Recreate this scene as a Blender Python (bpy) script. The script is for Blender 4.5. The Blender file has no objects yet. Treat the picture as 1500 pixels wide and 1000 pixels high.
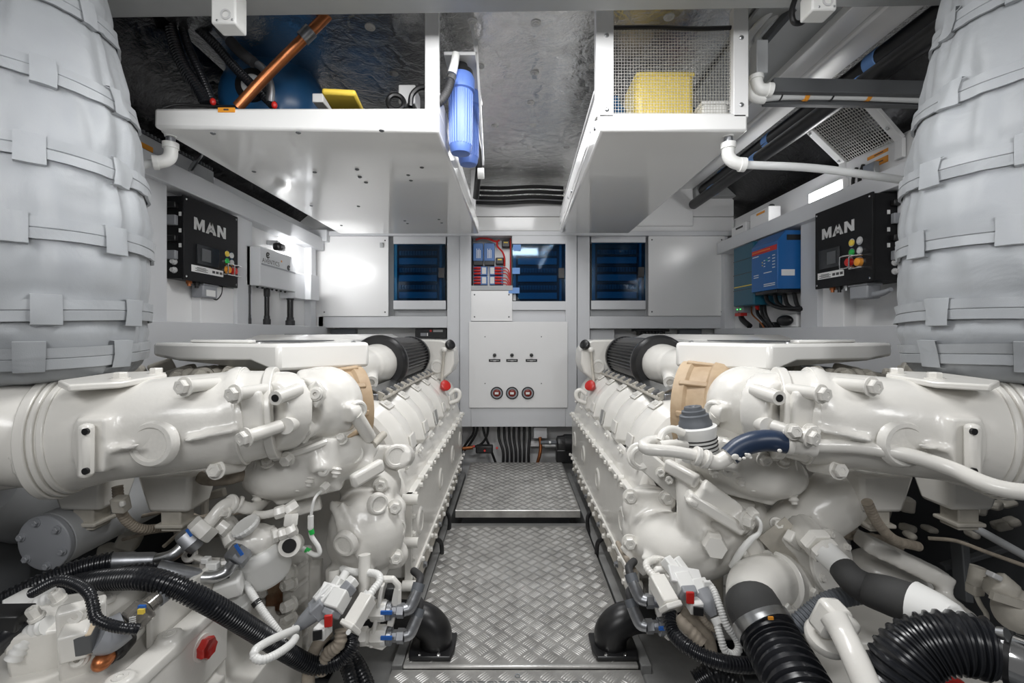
import bpy, bmesh, math, random
from mathutils import Vector, Matrix, noise
random.seed(7)
C = bpy.context.scene.collection
F, CX, CY, EYE = 667.0, 750.0, 487.0, 1.2
PI = math.pi
AX = 0.04                                   # centre line of the aisle
def V(*a): return Vector(a)
def P(px, py, Y):                            # a point of the place, Y metres ahead of the camera
    return Vector(((px-CX)*Y/F, Y, EYE-(py-CY)*Y/F))
def ident(v): return v
def mirror(v): return Vector((2*AX-v.x, v.y, v.z))

# ------------------------------------------------------------------ geometry
def catmull(pts, n=12):
    pts = [Vector(p) for p in pts]
    if len(pts) < 3:
        return [pts[0].lerp(pts[-1], i/n) for i in range(n+1)]
    q = [2*pts[0]-pts[1]] + pts + [2*pts[-1]-pts[-2]]
    out = []
    for i in range(1, len(q)-2):
        p0, p1, p2, p3 = q[i-1], q[i], q[i+1], q[i+2]
        for k in range(n):
            t = k/n
            out.append(0.5*((2*p1)+(p2-p0)*t+(2*p0-5*p1+4*p2-p3)*t*t+(3*p1-p0-3*p2+p3)*t**3))
    out.append(pts[-1].copy())
    return out
def resample(path, step):
    d = [0.0]
    for a, b in zip(path, path[1:]): d.append(d[-1]+(b-a).length)
    L = d[-1]; n = max(2, int(L/step)); out = []; j = 0
    for i in range(n+1):
        s = L*i/n
        while j < len(d)-2 and d[j+1] < s: j += 1
        seg = d[j+1]-d[j]
        out.append(path[j].lerp(path[j+1], (s-d[j])/seg if seg > 1e-9 else 0))
    return out, L
def frame(d):
    d = d.normalized()
    up = Vector((0, 0, 1)) if abs(d.z) < .9 else Vector((0, 1, 0))
    u = up.cross(d).normalized(); v = d.cross(u).normalized()
    return u, v

class MB:
    def __init__(s, T=ident):
        s.v = []; s.f = []; s.T = T
    def add(s, vs, fs):
        o = len(s.v); s.v += [Vector(v) for v in vs]; s.f += [[i+o for i in f] for f in fs]; return s
    def box(s, x0, x1, y0, y1, z0, z1):
        vs = [(x, y, z) for x in (x0, x1) for y in (y0, y1) for z in (z0, z1)]
        return s.add(vs, [(0,1,3,2),(4,6,7,5),(0,4,5,1),(2,3,7,6),(0,2,6,4),(1,5,7,3)])
    def obox(s, c, size, x=(1,0,0), z=(0,0,1)):      # oriented box: x axis and approximate z axis
        c = Vector(c); X = Vector(x).normalized(); Z = Vector(z)
        Yv = Z.cross(X).normalized(); Z = X.cross(Yv).normalized()
        a, b, d = (k/2 for k in size)
        vs = [c+X*i*a+Yv*j*b+Z*k*d for i in (-1,1) for j in (-1,1) for k in (-1,1)]
        return s.add(vs, [(0,1,3,2),(4,6,7,5),(0,4,5,1),(2,3,7,6),(0,2,6,4),(1,5,7,3)])
    def bar(s, a, b, w, h, up=(0,0,1)):
        a, b = Vector(a), Vector(b); d = b-a
        up = Vector(up)
        if abs(d.normalized().dot(up.normalized())) > .95: up = Vector((0,1,0))
        return s.obox((a+b)/2, (d.length, w, h), d, up)
    def rings(s, rs, cap=True, closed=True):
        n = len(rs[0]); o = len(s.v); vs = [p for r in rs for p in r]; fs = []
        for i in range(len(rs)-1):
            for j in range(n if closed else n-1):
                k = (j+1) % n
                fs.append((i*n+j, i*n+k, (i+1)*n+k, (i+1)*n+j))
        if cap and closed:
            fs.append(tuple(range(n-1, -1, -1))); fs.append(tuple((len(rs)-1)*n+j for j in range(n)))
        return s.add(vs, fs)
    def cyl(s, a, b, r0, r1=None, seg=24):
        return s.lathe(a, b, [(0, r0), (1, r0 if r1 is None else r1)], seg, rel=True)
    def lathe(s, a, b, prof, seg=28, rel=False, star=None):
        a, b = Vector(a), Vector(b); d = b-a; L = d.length; d.normalize(); u, v = frame(d)
        rs = []
        for t, r in prof:
            c = a+d*(t*L if rel else t)
            rs.append([c+(u*math.cos(2*PI*j/seg)+v*math.sin(2*PI*j/seg))*(r*(star if star and j % 2 else 1)) for j in range(seg)])
        return s.rings(rs)
    def hexa(s, a, b, r): return s.lathe(a, b, [(0, r*.9), (.12, r), (.88, r), (1, r*.9)], 6, rel=True)
    def tube(s, pts, r, seg=14, n=10, smooth=True, step=None, rad=None):
        if smooth and len(pts) > 2: path = catmull(pts, n)
        else: path = [Vector(p) for p in pts]
        if step: path, _ = resample(path, step)
        m = len(path); rs = []
        d0 = (path[1]-path[0]).normalized(); u, v = frame(d0)
        for i, p in enumerate(path):
            d = (path[min(i+1, m-1)]-path[max(i-1, 0)]).normalized()
            q = d0.rotation_difference(d); u = q @ u; v = q @ v; d0 = d
            if rad: rr = rad(i/(m-1))
            elif isinstance(r, (list, tuple)):
                t = i/(m-1)*(len(r)-1); k = min(int(t), len(r)-2); rr = r[k]+(r[k+1]-r[k])*(t-k)
            else: rr = r
            rs.append([p+(u*math.cos(2*PI*j/seg)+v*math.sin(2*PI*j/seg))*rr for j in range(seg)])
        return s.rings(rs)
    def corr(s, pts, r, pitch=.008, amp=.12, seg=16):
        path = catmull(pts, 14); path, L = resample(path, pitch/4)
        m = len(path); d0 = (path[1]-path[0]).normalized(); u, v = frame(d0); rs = []
        prof = (1.0, 1.0, 1-amp, 1-amp)
        for i, p in enumerate(path):
            d = (path[min(i+1, m-1)]-path[max(i-1, 0)]).normalized()
            q = d0.rotation_difference(d); u = q @ u; v = q @ v; d0 = d
            rr = r*prof[i % 4]
            rs.append([p+(u*math.cos(2*PI*j/seg)+v*math.sin(2*PI*j/seg))*rr for j in range(seg)])
        return s.rings(rs)
    def ell(s, c, rad, x=(1,0,0), z=(0,0,1), nu=24, nv=14):
        c = Vector(c); X = Vector(x).normalized(); Yv = Vector(z).cross(X).normalized(); Z = X.cross(Yv).normalized()
        rs = []
        for i in range(1, nv):
            t = PI*i/nv
            rs.append([c+X*rad[0]*math.sin(t)*math.cos(2*PI*j/nu)+Yv*rad[1]*math.sin(t)*math.sin(2*PI*j/nu)-Z*rad[2]*math.cos(t) for j in range(nu)])
        return s.rings(rs)
    def torus(s, c, axis, R, r, seg=36, sec=10, a0=0, a1=2*PI):
        c = Vector(c); ax = Vector(axis).normalized(); u, v = frame(ax)
        full = abs(a1-a0-2*PI) < 1e-6; rs = []
        for i in range(seg+1 if not full else seg):
            t = a0+(a1-a0)*i/seg; e = u*math.cos(t)+v*math.sin(t)
            rs.append([c+e*(R+r*math.cos(2*PI*j/sec))+ax*r*math.sin(2*PI*j/sec) for j in range(sec)])
        if full: rs.append(rs[0]); return s.rings(rs, cap=False)
        return s.rings(rs)
    def prism(s, pts, vec):
        pts = [Vector(p) for p in pts]; vec = Vector(vec); n = len(pts)
        return s.add(pts+[p+vec for p in pts], [tuple(range(n-1, -1, -1)), tuple(range(n, 2*n))]+[(i, (i+1) % n, n+(i+1) % n, n+i) for i in range(n)])
    def slab(s, top, bot):
        n = len(top)
        return s.add(list(top)+list(bot), [tuple(range(n)), tuple(range(2*n-1, n-1, -1))]+[(i, n+i, n+(i+1) % n, (i+1) % n) for i in range(n)])
    def quad(s, a, b, c, d): return s.add([a, b, c, d], [(0,1,2,3)])
    def ringplate(s, a, b, r0, r1, seg=32):       # a ring (washer) from a to b
        a, b = Vector(a), Vector(b); d = (b-a).normalized(); u, v = frame(d)
        E = [u*math.cos(2*PI*j/seg)+v*math.sin(2*PI*j/seg) for j in range(seg)]
        rs = [[a+e*r1 for e in E], [b+e*r1 for e in E], [b+e*r0 for e in E], [a+e*r0 for e in E], [a+e*r1 for e in E]]
        return s.rings(rs, cap=False)
    def mesh(s, name, org=Vector((0,0,0)), weld=True):
        me = bpy.data.meshes.new(name)
        me.from_pydata([s.T(v)-org for v in s.v], [], s.f)
        bm = bmesh.new(); bm.from_mesh(me)
        if weld: bmesh.ops.remove_doubles(bm, verts=bm.verts, dist=1e-6)
        bmesh.ops.recalc_face_normals(bm, faces=bm.faces)
        bm.to_mesh(me); bm.free()
        return me

ORG = {}
def org_of(o): return ORG.get(o.name, Vector((0,0,0))) if o else Vector((0,0,0))
def build(name, mb, mat, parent=None, bevel=0, cast=0, smooth=40, label=None, sm=5):
    org = org_of(parent)
    me = mb.mesh(name, org)
    me.materials.append(M[mat] if isinstance(mat, str) else mat)
    o = bpy.data.objects.new(name, me); C.objects.link(o)
    if parent: o.parent = parent
    ORG[o.name] = org
    if smooth and not cast:
        for p in me.polygons: p.use_smooth = True
        me.set_sharp_from_angle(angle=math.radians(smooth))
    if bevel:
        b = o.modifiers.new('Bevel', 'BEVEL'); b.width = bevel; b.segments = 2; b.limit_method = 'ANGLE'; b.angle_limit = math.radians(40)
    if cast:
        r = o.modifiers.new('Remesh', 'REMESH'); r.mode = 'VOXEL'; r.voxel_size = cast; r.use_smooth_shade = True
        k = o.modifiers.new('Smooth', 'SMOOTH'); k.factor = .5; k.iterations = sm
    if label: o['label'] = label
    return o
def thing(name, label, cat, loc, group=None):
    o = bpy.data.objects.new(name, None); C.objects.link(o); o.location = loc; o.empty_display_size = .05
    ORG[o.name] = Vector(loc)
    o['label'] = label; o['category'] = cat
    if group: o['group'] = group
    return o
def solo(name, mb, mat, label, cat, group=None, **k):
    o = build(name, mb, mat, None, **k); o['label'] = label; o['category'] = cat
    if group: o['group'] = group
    return o
def struct(name, mb, mat, parent=None, **k):
    o = build(name, mb, mat, parent, **k)
    if not parent: o['kind'] = 'structure'
    return o

_unit = {}
def unit_mesh(kind, mat):
    key = (kind, mat)
    if key not in _unit:
        mb = MB()
        if kind == 'bolt':
            mb.lathe((0,0,0), (0,0,1), [(0, 1.3), (.25, 1.3), (.25, 1.0)], 20)
            mb.lathe((0,0,.2), (0,0,1), [(0, .98), (.75, 1.0), (.9, .88), (.9, .45), (.8, .4)], 6)
        elif kind == 'boss':                  # round boss with a sunk middle
            mb.lathe((0,0,0), (0,0,1), [(0, 1.15), (.5, 1.05), (.62, .98), (.66, .8), (.5, .74), (.42, .7)], 28)
        elif kind == 'socket':                # plug with a hexagon hole
            mb.lathe((0,0,0), (0,0,1), [(0, 1.4), (.4, 1.3), (.5, 1.0), (.75, .95), (.75, .42), (.3, .38)], 20)
        elif kind == 'screw':
            mb.lathe((0,0,0), (0,0,1), [(0, 1.0), (.3, .95), (.6, .5)], 10)
        me = mb.mesh(kind); me.materials.append(M[mat])
        for p in me.polygons: p.use_smooth = True
        me.set_sharp_from_angle(angle=math.radians(35))
        _unit[key] = me
    return _unit[key]
def stud(kind, p, d, r, parent, mat='engine', T=ident, name=None, h=None):
    p = Vector(p); d = Vector(d).normalized()
    a = T(p); dd = (T(p+d)-a).normalized()
    o = bpy.data.objects.new(name or kind, unit_mesh(kind, mat)); C.objects.link(o)
    org = org_of(parent)
    q = Vector((0,0,1)).rotation_difference(dd)
    o.matrix_world = Matrix.LocRotScale(a-org, q, Vector((r, r, h or r)))
    if parent: o.parent = parent
    ORG[o.name] = org
    return o
def text_mesh(s, size, p, xd, up, depth=.001, sx=1.0, bold=0.0, center=False):
    cu = bpy.data.curves.new('t', 'FONT'); cu.body = s; cu.size = 1; cu.extrude = 0; cu.offset = bold
    ob = bpy.data.objects.new('t', cu); C.objects.link(ob)
    bpy.context.view_layer.update()
    me = bpy.data.meshes.new_from_object(ob.evaluated_get(bpy.context.evaluated_depsgraph_get()))
    bpy.data.objects.remove(ob); bpy.data.curves.remove(cu)
    xd = Vector(xd).normalized(); up = Vector(up).normalized(); nrm = xd.cross(up)
    w = max((v.co.x for v in me.vertices), default=0)
    off = -w/2 if center else 0
    mb = MB(); vs = [Vector(p)+xd*((v.co.x+off)*size*sx)+up*(v.co.y*size)+nrm*depth for v in me.vertices]
    mb.add(vs, [tuple(f.vertices) for f in me.polygons])
    bpy.data.meshes.remove(me)
    return mb
def man_letters(p, h, xd, up, depth):
    xd = Vector(xd).normalized(); up = Vector(up).normalized(); n = xd.cross(up)*depth
    mb = MB(); p = Vector(p)
    def Q(pts, ox): mb.prism([p+xd*((x+ox)*h)+up*(y*h) for x, y in pts], n)
    Q([(0,0),(0,1),(.33,1),(.63,.45),(.93,1),(1.26,1),(1.26,0),(.97,0),(.97,.58),(.70,.04),(.56,.04),(.29,.58),(.29,0)], 0)
    Q([(0,0),(.52,1),(.86,1),(.36,0)], 1.42); Q([(.98,0),(.52,1),(.86,1),(1.36,0)], 1.42); Q([(.3,.2),(.36,.42),(.98,.42),(1.04,.2)], 1.42)
    Q([(0,0),(0,1),(.34,1),(.85,.42),(.85,1),(1.16,1),(1.16,0),(.82,0),(.31,.58),(.31,0)], 2.94)
    return mb

# ------------------------------------------------------------------ materials
M = {}
def mat(name, col, rough=.4, metal=0, var=.0, vscale=6, bump=0, bscale=40, spec=.5, coat=0, alpha=None, emit=None, bdist=.002, dirt=None):
    m = bpy.data.materials.new(name); m.use_nodes = True
    nt = m.node_tree; b = nt.nodes['Principled BSDF']
    b.inputs['Base Color'].default_value = (*col, 1); b.inputs['Roughness'].default_value = rough
    b.inputs['Metallic'].default_value = metal; b.inputs['Specular IOR Level'].default_value = spec
    b.inputs['Coat Weight'].default_value = coat; b.inputs['Coat Roughness'].default_value = .08
    tc = nt.nodes.new('ShaderNodeTexCoord')
    if var or dirt:
        n = nt.nodes.new('ShaderNodeTexNoise'); n.inputs['Scale'].default_value = vscale; n.inputs['Detail'].default_value = 4
        nt.links.new(tc.outputs['Object'], n.inputs['Vector'])
        r = nt.nodes.new('ShaderNodeValToRGB')
        r.color_ramp.elements[0].position = .3; r.color_ramp.elements[1].position = .7
        d = dirt or tuple(c*(1-var) for c in col)
        r.color_ramp.elements[0].color = (*d, 1); r.color_ramp.elements[1].color = (*tuple(min(1, c*(1+var*.3)) for c in col), 1)
        nt.links.new(n.outputs['Fac'], r.inputs['Fac']); nt.links.new(r.outputs['Color'], b.inputs['Base Color'])
    if bump:
        n2 = nt.nodes.new('ShaderNodeTexNoise'); n2.inputs['Scale'].default_value = bscale; n2.inputs['Detail'].default_value = 3
        nt.links.new(tc.outputs['Object'], n2.inputs['Vector'])
        bp = nt.nodes.new('ShaderNodeBump'); bp.inputs['Strength'].default_value = bump; bp.inputs['Distance'].default_value = bdist
        nt.links.new(n2.outputs['Fac'], bp.inputs['Height']); nt.links.new(bp.outputs['Normal'], b.inputs['Normal'])
    if emit:
        b.inputs['Emission Color'].default_value = (*emit[0], 1); b.inputs['Emission Strength'].default_value = emit[1]
    M[name] = m; return m
mat('engine', (.79,.772,.728), .27, var=.06, vscale=5, bump=.25, bscale=60, coat=.25)
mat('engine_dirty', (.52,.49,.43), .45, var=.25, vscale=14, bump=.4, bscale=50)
mat('engine_gloss', (.83,.82,.79), .14, coat=.4)
mat('panel', (.80,.80,.80), .24, var=.02, vscale=3)
mat('panel_gloss', (.82,.82,.81), .10, coat=.3)
mat('frame', (.62,.63,.65), .38, var=.03, vscale=4)
mat('greyp', (.40,.41,.42), .5, var=.1)
mat('beam', (.36,.37,.37), .5, var=.08)
mat('darkgrey', (.10,.105,.11), .5, var=.1)
mat('floorgrey', (.27,.27,.265), .55, var=.25, vscale=9)
mat('black', (.012,.012,.013), .35)
mat('blackbox', (.008,.008,.009), .5, spec=.25, bump=.1, bscale=400, bdist=.0005)
mat('hose', (.012,.013,.016), .26)
mat('rubber', (.03,.03,.032), .6, bump=.2, bscale=120)
mat('pleat', (.04,.04,.042), .32)
mat('rubber_matt', (.05,.05,.05), .75, bump=.2, bscale=90)
mat('rubber_grey', (.11,.12,.135), .5)
mat('plastic_grey', (.28,.29,.31), .4)
mat('steel', (.55,.56,.57), .3, metal=1, var=.12, vscale=20)
mat('zinc', (.36,.37,.39), .38, metal=.9, var=.25, vscale=30)
mat('chrome', (.8,.8,.8), .12, metal=1)
mat('copper', (.55,.20,.08), .35, metal=.85, var=.25, vscale=12)
mat('tan', (.50,.385,.26), .55, var=.35, vscale=9, dirt=(.36,.25,.15), bump=.3)
mat('rust', (.22,.09,.04), .8, var=.5, vscale=30, dirt=(.40,.28,.18), bump=.5)
mat('red', (.55,.02,.015), .35); mat('red_paint', (.45,.02,.015), .25, coat=.3)
mat('orange', (.80,.32,.03), .45); mat('yellow', (.85,.62,.08), .45); mat('green', (.02,.45,.08), .35)
mat('blue_mark', (.02,.12,.45), .5); mat('blue_tape', (.16,.32,.66), .6)
mat('blue_filter', (.11,.20,.55), .38)
mat('blue_inv', (.015,.12,.36), .35); mat('teal', (.012,.10,.16), .35)
mat('blue_small', (.07,.17,.42), .4)
mat('blue_can', (.015,.09,.22), .3)
mat('blue_rubber', (.018,.035,.075), .35)
mat('yellow_can', (.78,.60,.13), .4)
mat('white_plastic', (.80,.80,.78), .35); mat('pvc', (.66,.67,.67), .35)
mat('cable', (.010,.010,.011), .4)
mat('label', (.75,.75,.74), .5); mat('silver', (.60,.60,.60), .4)
mat('ink', (.05,.05,.05), .6); mat('beige', (.55,.45,.33), .6)
mat('lamp', (1,1,1), .5, emit=((1,.99,.97), 9)); mat('led_green', (.05,.6,.1), .4, emit=((.1,1,.2), 1.2))
mat('screen', (.02,.022,.025), .08); mat('red_dark', (.20,.02,.012), .3)
mat('wire', (.50,.49,.46), .35, metal=.4)
mat('harness', (.36,.31,.25), .7, var=.3, vscale=40)

def node_mat(name):
    m = bpy.data.materials.new(name); m.use_nodes = True; M[name] = m
    nt = m.node_tree; return nt, nt.nodes['Principled BSDF']
def math_node(nt, op, a, b=None, c=None):
    n = nt.nodes.new('ShaderNodeMath'); n.operation = op
    for i, x in enumerate((a, b, c)):
        if x is None: continue
        if isinstance(x, (int, float)): n.inputs[i].default_value = x
        else: nt.links.new(x, n.inputs[i])
    return n.outputs[0]
# tread plate: worn aluminium, brighter on the raised bars
def alu(name, c0, c1, rough):
    nt, b = node_mat(name); tc = nt.nodes.new('ShaderNodeTexCoord')
    n = nt.nodes.new('ShaderNodeTexNoise'); n.inputs['Scale'].default_value = 6; n.inputs['Detail'].default_value = 7; n.inputs['Roughness'].default_value = .65; nt.links.new(tc.outputs['Object'], n.inputs['Vector'])
    r = nt.nodes.new('ShaderNodeValToRGB'); r.color_ramp.elements[0].position = .33; r.color_ramp.elements[1].position = .68
    r.color_ramp.elements[0].color = (*c0,1); r.color_ramp.elements[1].color = (*c1,1)
    nt.links.new(n.outputs['Fac'], r.inputs['Fac']); nt.links.new(r.outputs['Color'], b.inputs['Base Color'])
    b.inputs['Metallic'].default_value = .6; b.inputs['Roughness'].default_value = rough
alu('tread', (.24,.235,.225), (.47,.46,.44), .5)
alu('tread_bar', (.52,.51,.49), (.80,.79,.77), .30)
# crinkled foil insulation
def foil(name, col):
    nt, b = node_mat(name)
    tc = nt.nodes.new('ShaderNodeTexCoord')
    n = nt.nodes.new('ShaderNodeTexNoise'); n.inputs['Scale'].default_value = 14; n.inputs['Detail'].default_value = 10; n.inputs['Roughness'].default_value = .62; n.inputs['Distortion'].default_value = .6
    vo = nt.nodes.new('ShaderNodeTexVoronoi'); vo.feature = 'DISTANCE_TO_EDGE'; vo.inputs['Scale'].default_value = 5
    fine = nt.nodes.new('ShaderNodeTexNoise'); fine.inputs['Scale'].default_value = 75; fine.inputs['Detail'].default_value = 2
    for x in (n, vo, fine): nt.links.new(tc.outputs['Object'], x.inputs['Vector'])
    dist = nt.nodes.new('ShaderNodeMixRGB'); dist.inputs[0].default_value = .12
    nt.links.new(tc.outputs['Object'], dist.inputs[1]); nt.links.new(n.outputs['Color'], dist.inputs[2]); nt.links.new(dist.outputs[0], vo.inputs['Vector'])
    h = math_node(nt, 'ADD', math_node(nt, 'MULTIPLY', n.outputs['Fac'], 1.0), math_node(nt, 'MULTIPLY', math_node(nt, 'MINIMUM', math_node(nt, 'MULTIPLY', vo.outputs['Distance'], 12.0), 1.0), .16))
    h = math_node(nt, 'ADD', h, math_node(nt, 'MULTIPLY', fine.outputs['Fac'], .22))
    bp = nt.nodes.new('ShaderNodeBump'); bp.inputs['Strength'].default_value = .32; bp.inputs['Distance'].default_value = .02
    nt.links.new(h, bp.inputs['Height']); nt.links.new(bp.outputs['Normal'], b.inputs['Normal'])
    b.inputs['Base Color'].default_value = (*col,1); b.inputs['Metallic'].default_value = 1; b.inputs['Roughness'].default_value = .24
foil('foil', (.82,.82,.81)); foil('foil_shaded', (.07,.07,.072))  # second one: same foil, its unlit look on the hull put into the colour
# blanket cloth
nt, b = node_mat('cloth')
tc = nt.nodes.new('ShaderNodeTexCoord')
w = nt.nodes.new('ShaderNodeTexNoise'); w.inputs['Scale'].default_value = 420; w.inputs['Detail'].default_value = 2; nt.links.new(tc.outputs['Object'], w.inputs['Vector'])
n = nt.nodes.new('ShaderNodeTexNoise'); n.inputs['Scale'].default_value = 5; n.inputs['Detail'].default_value = 5; nt.links.new(tc.outputs['Object'], n.inputs['Vector'])
r = nt.nodes.new('ShaderNodeValToRGB'); r.color_ramp.elements[0].color = (.26,.275,.292,1); r.color_ramp.elements[1].color = (.34,.355,.37,1)
nt.links.new(n.outputs['Fac'], r.inputs['Fac']); nt.links.new(r.outputs['Color'], b.inputs['Base Color'])
n3 = nt.nodes.new('ShaderNodeTexNoise'); n3.inputs['Scale'].default_value = 7; n3.inputs['Detail'].default_value = 3; n3.inputs['Distortion'].default_value = .8; nt.links.new(tc.outputs['Object'], n3.inputs['Vector'])
bp0 = nt.nodes.new('ShaderNodeBump'); bp0.inputs['Strength'].default_value = .35; bp0.inputs['Distance'].default_value = .02; nt.links.new(n3.outputs['Fac'], bp0.inputs['Height'])
bp = nt.nodes.new('ShaderNodeBump'); bp.inputs['Strength'].default_value = .25; bp.inputs['Distance'].default_value = .001
nt.links.new(w.outputs['Fac'], bp.inputs['Height']); nt.links.new(bp0.outputs['Normal'], bp.inputs['Normal']); nt.links.new(bp.outputs['Normal'], b.inputs['Normal'])
b.inputs['Roughness'].default_value = .5; b.inputs['Sheen Weight'].default_value = .15
# tinted blue cabinet glazing
nt, b = node_mat('blue_glass')
nt.nodes.remove(b); out = nt.nodes['Material Output']
tr = nt.nodes.new('ShaderNodeBsdfTransparent'); tr.inputs[0].default_value = (.20,.52,.70,1)
gl = nt.nodes.new('ShaderNodeBsdfGlossy'); gl.inputs[0].default_value = (.8,.9,1,1); gl.inputs[1].default_value = .06
fr = nt.nodes.new('ShaderNodeFresnel'); fr.inputs[0].default_value = 1.45
mx = nt.nodes.new('ShaderNodeMixShader'); nt.links.new(fr.outputs[0], mx.inputs[0]); nt.links.new(tr.outputs[0], mx.inputs[1]); nt.links.new(gl.outputs[0], mx.inputs[2]); nt.links.new(mx.outputs[0], out.inputs[0])
# clear smoky sensor body
nt, b = node_mat('clear_smoke')
b.inputs['Base Color'].default_value = (.35,.33,.30,1); b.inputs['Roughness'].default_value = .12; b.inputs['Transmission Weight'].default_value = .7
# hatched sticker (bars)
nt, b = node_mat('barcode')
tc = nt.nodes.new('ShaderNodeTexCoord'); wv = nt.nodes.new('ShaderNodeTexWave'); wv.bands_direction = 'Y'; wv.inputs['Scale'].default_value = 45
nt.links.new(tc.outputs['Object'], wv.inputs['Vector'])
r = nt.nodes.new('ShaderNodeValToRGB'); r.color_ramp.interpolation = 'CONSTANT'; r.color_ramp.elements[1].position = .5
r.color_ramp.elements[0].color = (.12,.12,.12,1); r.color_ramp.elements[1].color = (.5,.5,.48,1)
nt.links.new(wv.outputs['Fac'], r.inputs['Fac']); nt.links.new(r.outputs['Color'], b.inputs['Base Color'])
# ================================================================== the setting
def fbox(mb, px0, px1, py0, py1, Yf, Yb):       # a box whose front face at depth Yf covers these pixels
    a = P(px0, py1, Yf); b = P(px1, py0, Yf); return mb.box(a.x, b.x, Yf, Yb, a.z, b.z)
YW = 4.06
struct('floor', MB().box(-2.3, 2.4, -.3, 4.5, -.40, -.36), 'darkgrey')
struct('wall_back', MB().box(-2.0, 2.2, 4.30, 4.36, -.36, 2.14), 'panel')
struct('wall_back_upper', MB().box(-2.2, 2.4, 4.30, 4.36, 2.14, 2.58), 'foil')
struct('wall_left', MB().box(-1.84, -1.76, .3, 4.3, 1.0, 2.03), 'panel')
struct('wall_left_lower', MB().box(-1.90, -1.84, .3, 4.3, -.36, 1.0), 'darkgrey')
struct('wall_right', MB().box(1.95, 2.03, .3, 4.3, 1.0, 2.03), 'panel')
struct('wall_right_lower', MB().box(2.03, 2.09, .3, 4.3, -.36, 1.0), 'darkgrey')
ceil = struct('ceiling', MB().box(-2.3, 2.4, .2, 4.36, 2.56, 2.60), 'foil')
# hull sides over the wall tops, lined with foil
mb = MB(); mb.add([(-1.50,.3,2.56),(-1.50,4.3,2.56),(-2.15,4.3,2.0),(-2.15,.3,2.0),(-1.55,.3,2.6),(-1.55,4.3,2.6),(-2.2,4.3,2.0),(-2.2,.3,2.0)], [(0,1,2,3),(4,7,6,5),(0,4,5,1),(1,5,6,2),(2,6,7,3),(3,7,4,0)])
o = struct('wall_hull_left', mb, 'foil_shaded')
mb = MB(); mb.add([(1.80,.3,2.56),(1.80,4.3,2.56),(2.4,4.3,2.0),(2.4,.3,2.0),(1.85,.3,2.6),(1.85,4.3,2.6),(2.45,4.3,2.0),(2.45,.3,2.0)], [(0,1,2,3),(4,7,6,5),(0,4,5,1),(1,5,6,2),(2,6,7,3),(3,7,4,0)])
o = struct('wall_hull_right', mb, 'foil_shaded')
for px, py in ((785,33),(692,30),(703,97),(783,106),(778,150),(725,184),(781,183),(847,150),(842,183),(776,215),(868,97),(980,25),(542,40),(577,108),(735,217),(830,215),(655,150)):
    Y = 1.36*F/(CY-py); p = P(px, py, Y)
    mb = MB().lathe(p, p+V(0,0,-.02), [(-.002,.024),(.004,.022),(.004,.014),(.008,.012),(.008,.006),(.012,.004)], 20)
    build('fixing_washer', mb, 'silver', ceil)
# bearers beside the walkway
for x0, x1 in ((-.66, -.415), (.475, .72)):
    struct('trim_1' if x0 < 0 else 'trim_2', MB().box(x0, x1, .6, 4.0, -.36, -.045), 'floorgrey', bevel=.01)
struct('trim_3', MB().box(-.40, .47, 2.79, 2.90, -.16, -.012), 'floorgrey', bevel=.004)
struct('trim_4', MB().box(-.44, -.40, 1.66, 3.95, -.2, -.012), 'floorgrey', bevel=.004)
struct('trim_5', MB().box(.47, .51, 1.66, 3.95, -.2, -.012), 'floorgrey', bevel=.004)
# tread plates
def tread_plate(t, x0, x1, y0, y1, z0, z1, front=None):
    o = build('plate', MB().box(x0, x1, y0, y1, z0, z1), 'tread', t)
    c = .052; h = .0026; mb = MB(); k = c*.7071
    def bar(p, d, up):
        w = d.cross(up)*.0034; e = d*.021
        v = [p-e, p-e*.5+w*.85, p+e*.5+w*.85, p+e, p+e*.5-w*.85, p-e*.5-w*.85]
        top = [p-e*.55+up*h*.8, p+up*h, p+e*.55+up*h*.8]
        mb.add(v+top, [(0,1,6),(1,2,7,6),(2,3,8),(2,8,7),(3,4,8),(4,5,7,8),(5,6,7),(5,0,6)])
    def field(org, X, Yv, up, w, l):
        n = int((w+l)/k)+4
        for i in range(-n, n):
            for j in range(-n, n):
                cx, cy = k*(i+j), k*(i-j)+l/2
                cx += w/2
                if not (.008 < cx < w-.008 and .008 < cy < l-.008): continue
                d = ((X+Yv) if (i+j) % 2 else (X-Yv)).normalized(); q = up.cross(d)
                for m in range(-2, 3):
                    p = org+X*cx+Yv*cy+q*(m*.0092)
                    a = (p-org).dot(X); b = (p-org).dot(Yv)
                    if .016 < a < w-.016 and .016 < b < l-.016: bar(p, d, up)
    field(V(x0,y0,z1), V(1,0,0), V(0,1,0), V(0,0,1), x1-x0, y1-y0)
    if front: field(V(x0,y0,z0-front), V(1,0,0), V(0,0,1), V(0,-1,0), x1-x0, front+z1-z0)
    bo = build('tread_pattern', mb, 'tread_bar', o, smooth=80)
    return o
t = thing('tread_plate', 'long worn tread plate in the middle of the walkway', 'floor plate', (AX,2.2,-.004), 'aluminium tread plates of the walkway')
tread_plate(t, -.392, .455, 1.64, 2.83, -.012, 0)
build('edge_strip', MB().box(-.392, .455, 1.637, 1.648, -.01, .001), 'tread_bar', t, bevel=.003)
t = thing('tread_plate', 'raised tread plate step with folded front edge nearest the back cabinet', 'floor plate', (AX,3.4,.03), 'aluminium tread plates of the walkway')
tread_plate(t, -.357, .43, 2.87, 3.93, .035, .08, .0)
build('front_lip', MB().cyl((-.357,2.872,.077),(.43,2.872,.077),.005), 'tread_bar', t)
t = thing('tread_plate', 'tread plate with a hatch outline at the bottom edge, before the long plate', 'floor plate', (AX,1.3,-.04), 'aluminium tread plates of the walkway')
tread_plate(t, -.43, .46, .9, 1.634, -.025, -.010)
mb = MB(); 
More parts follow.
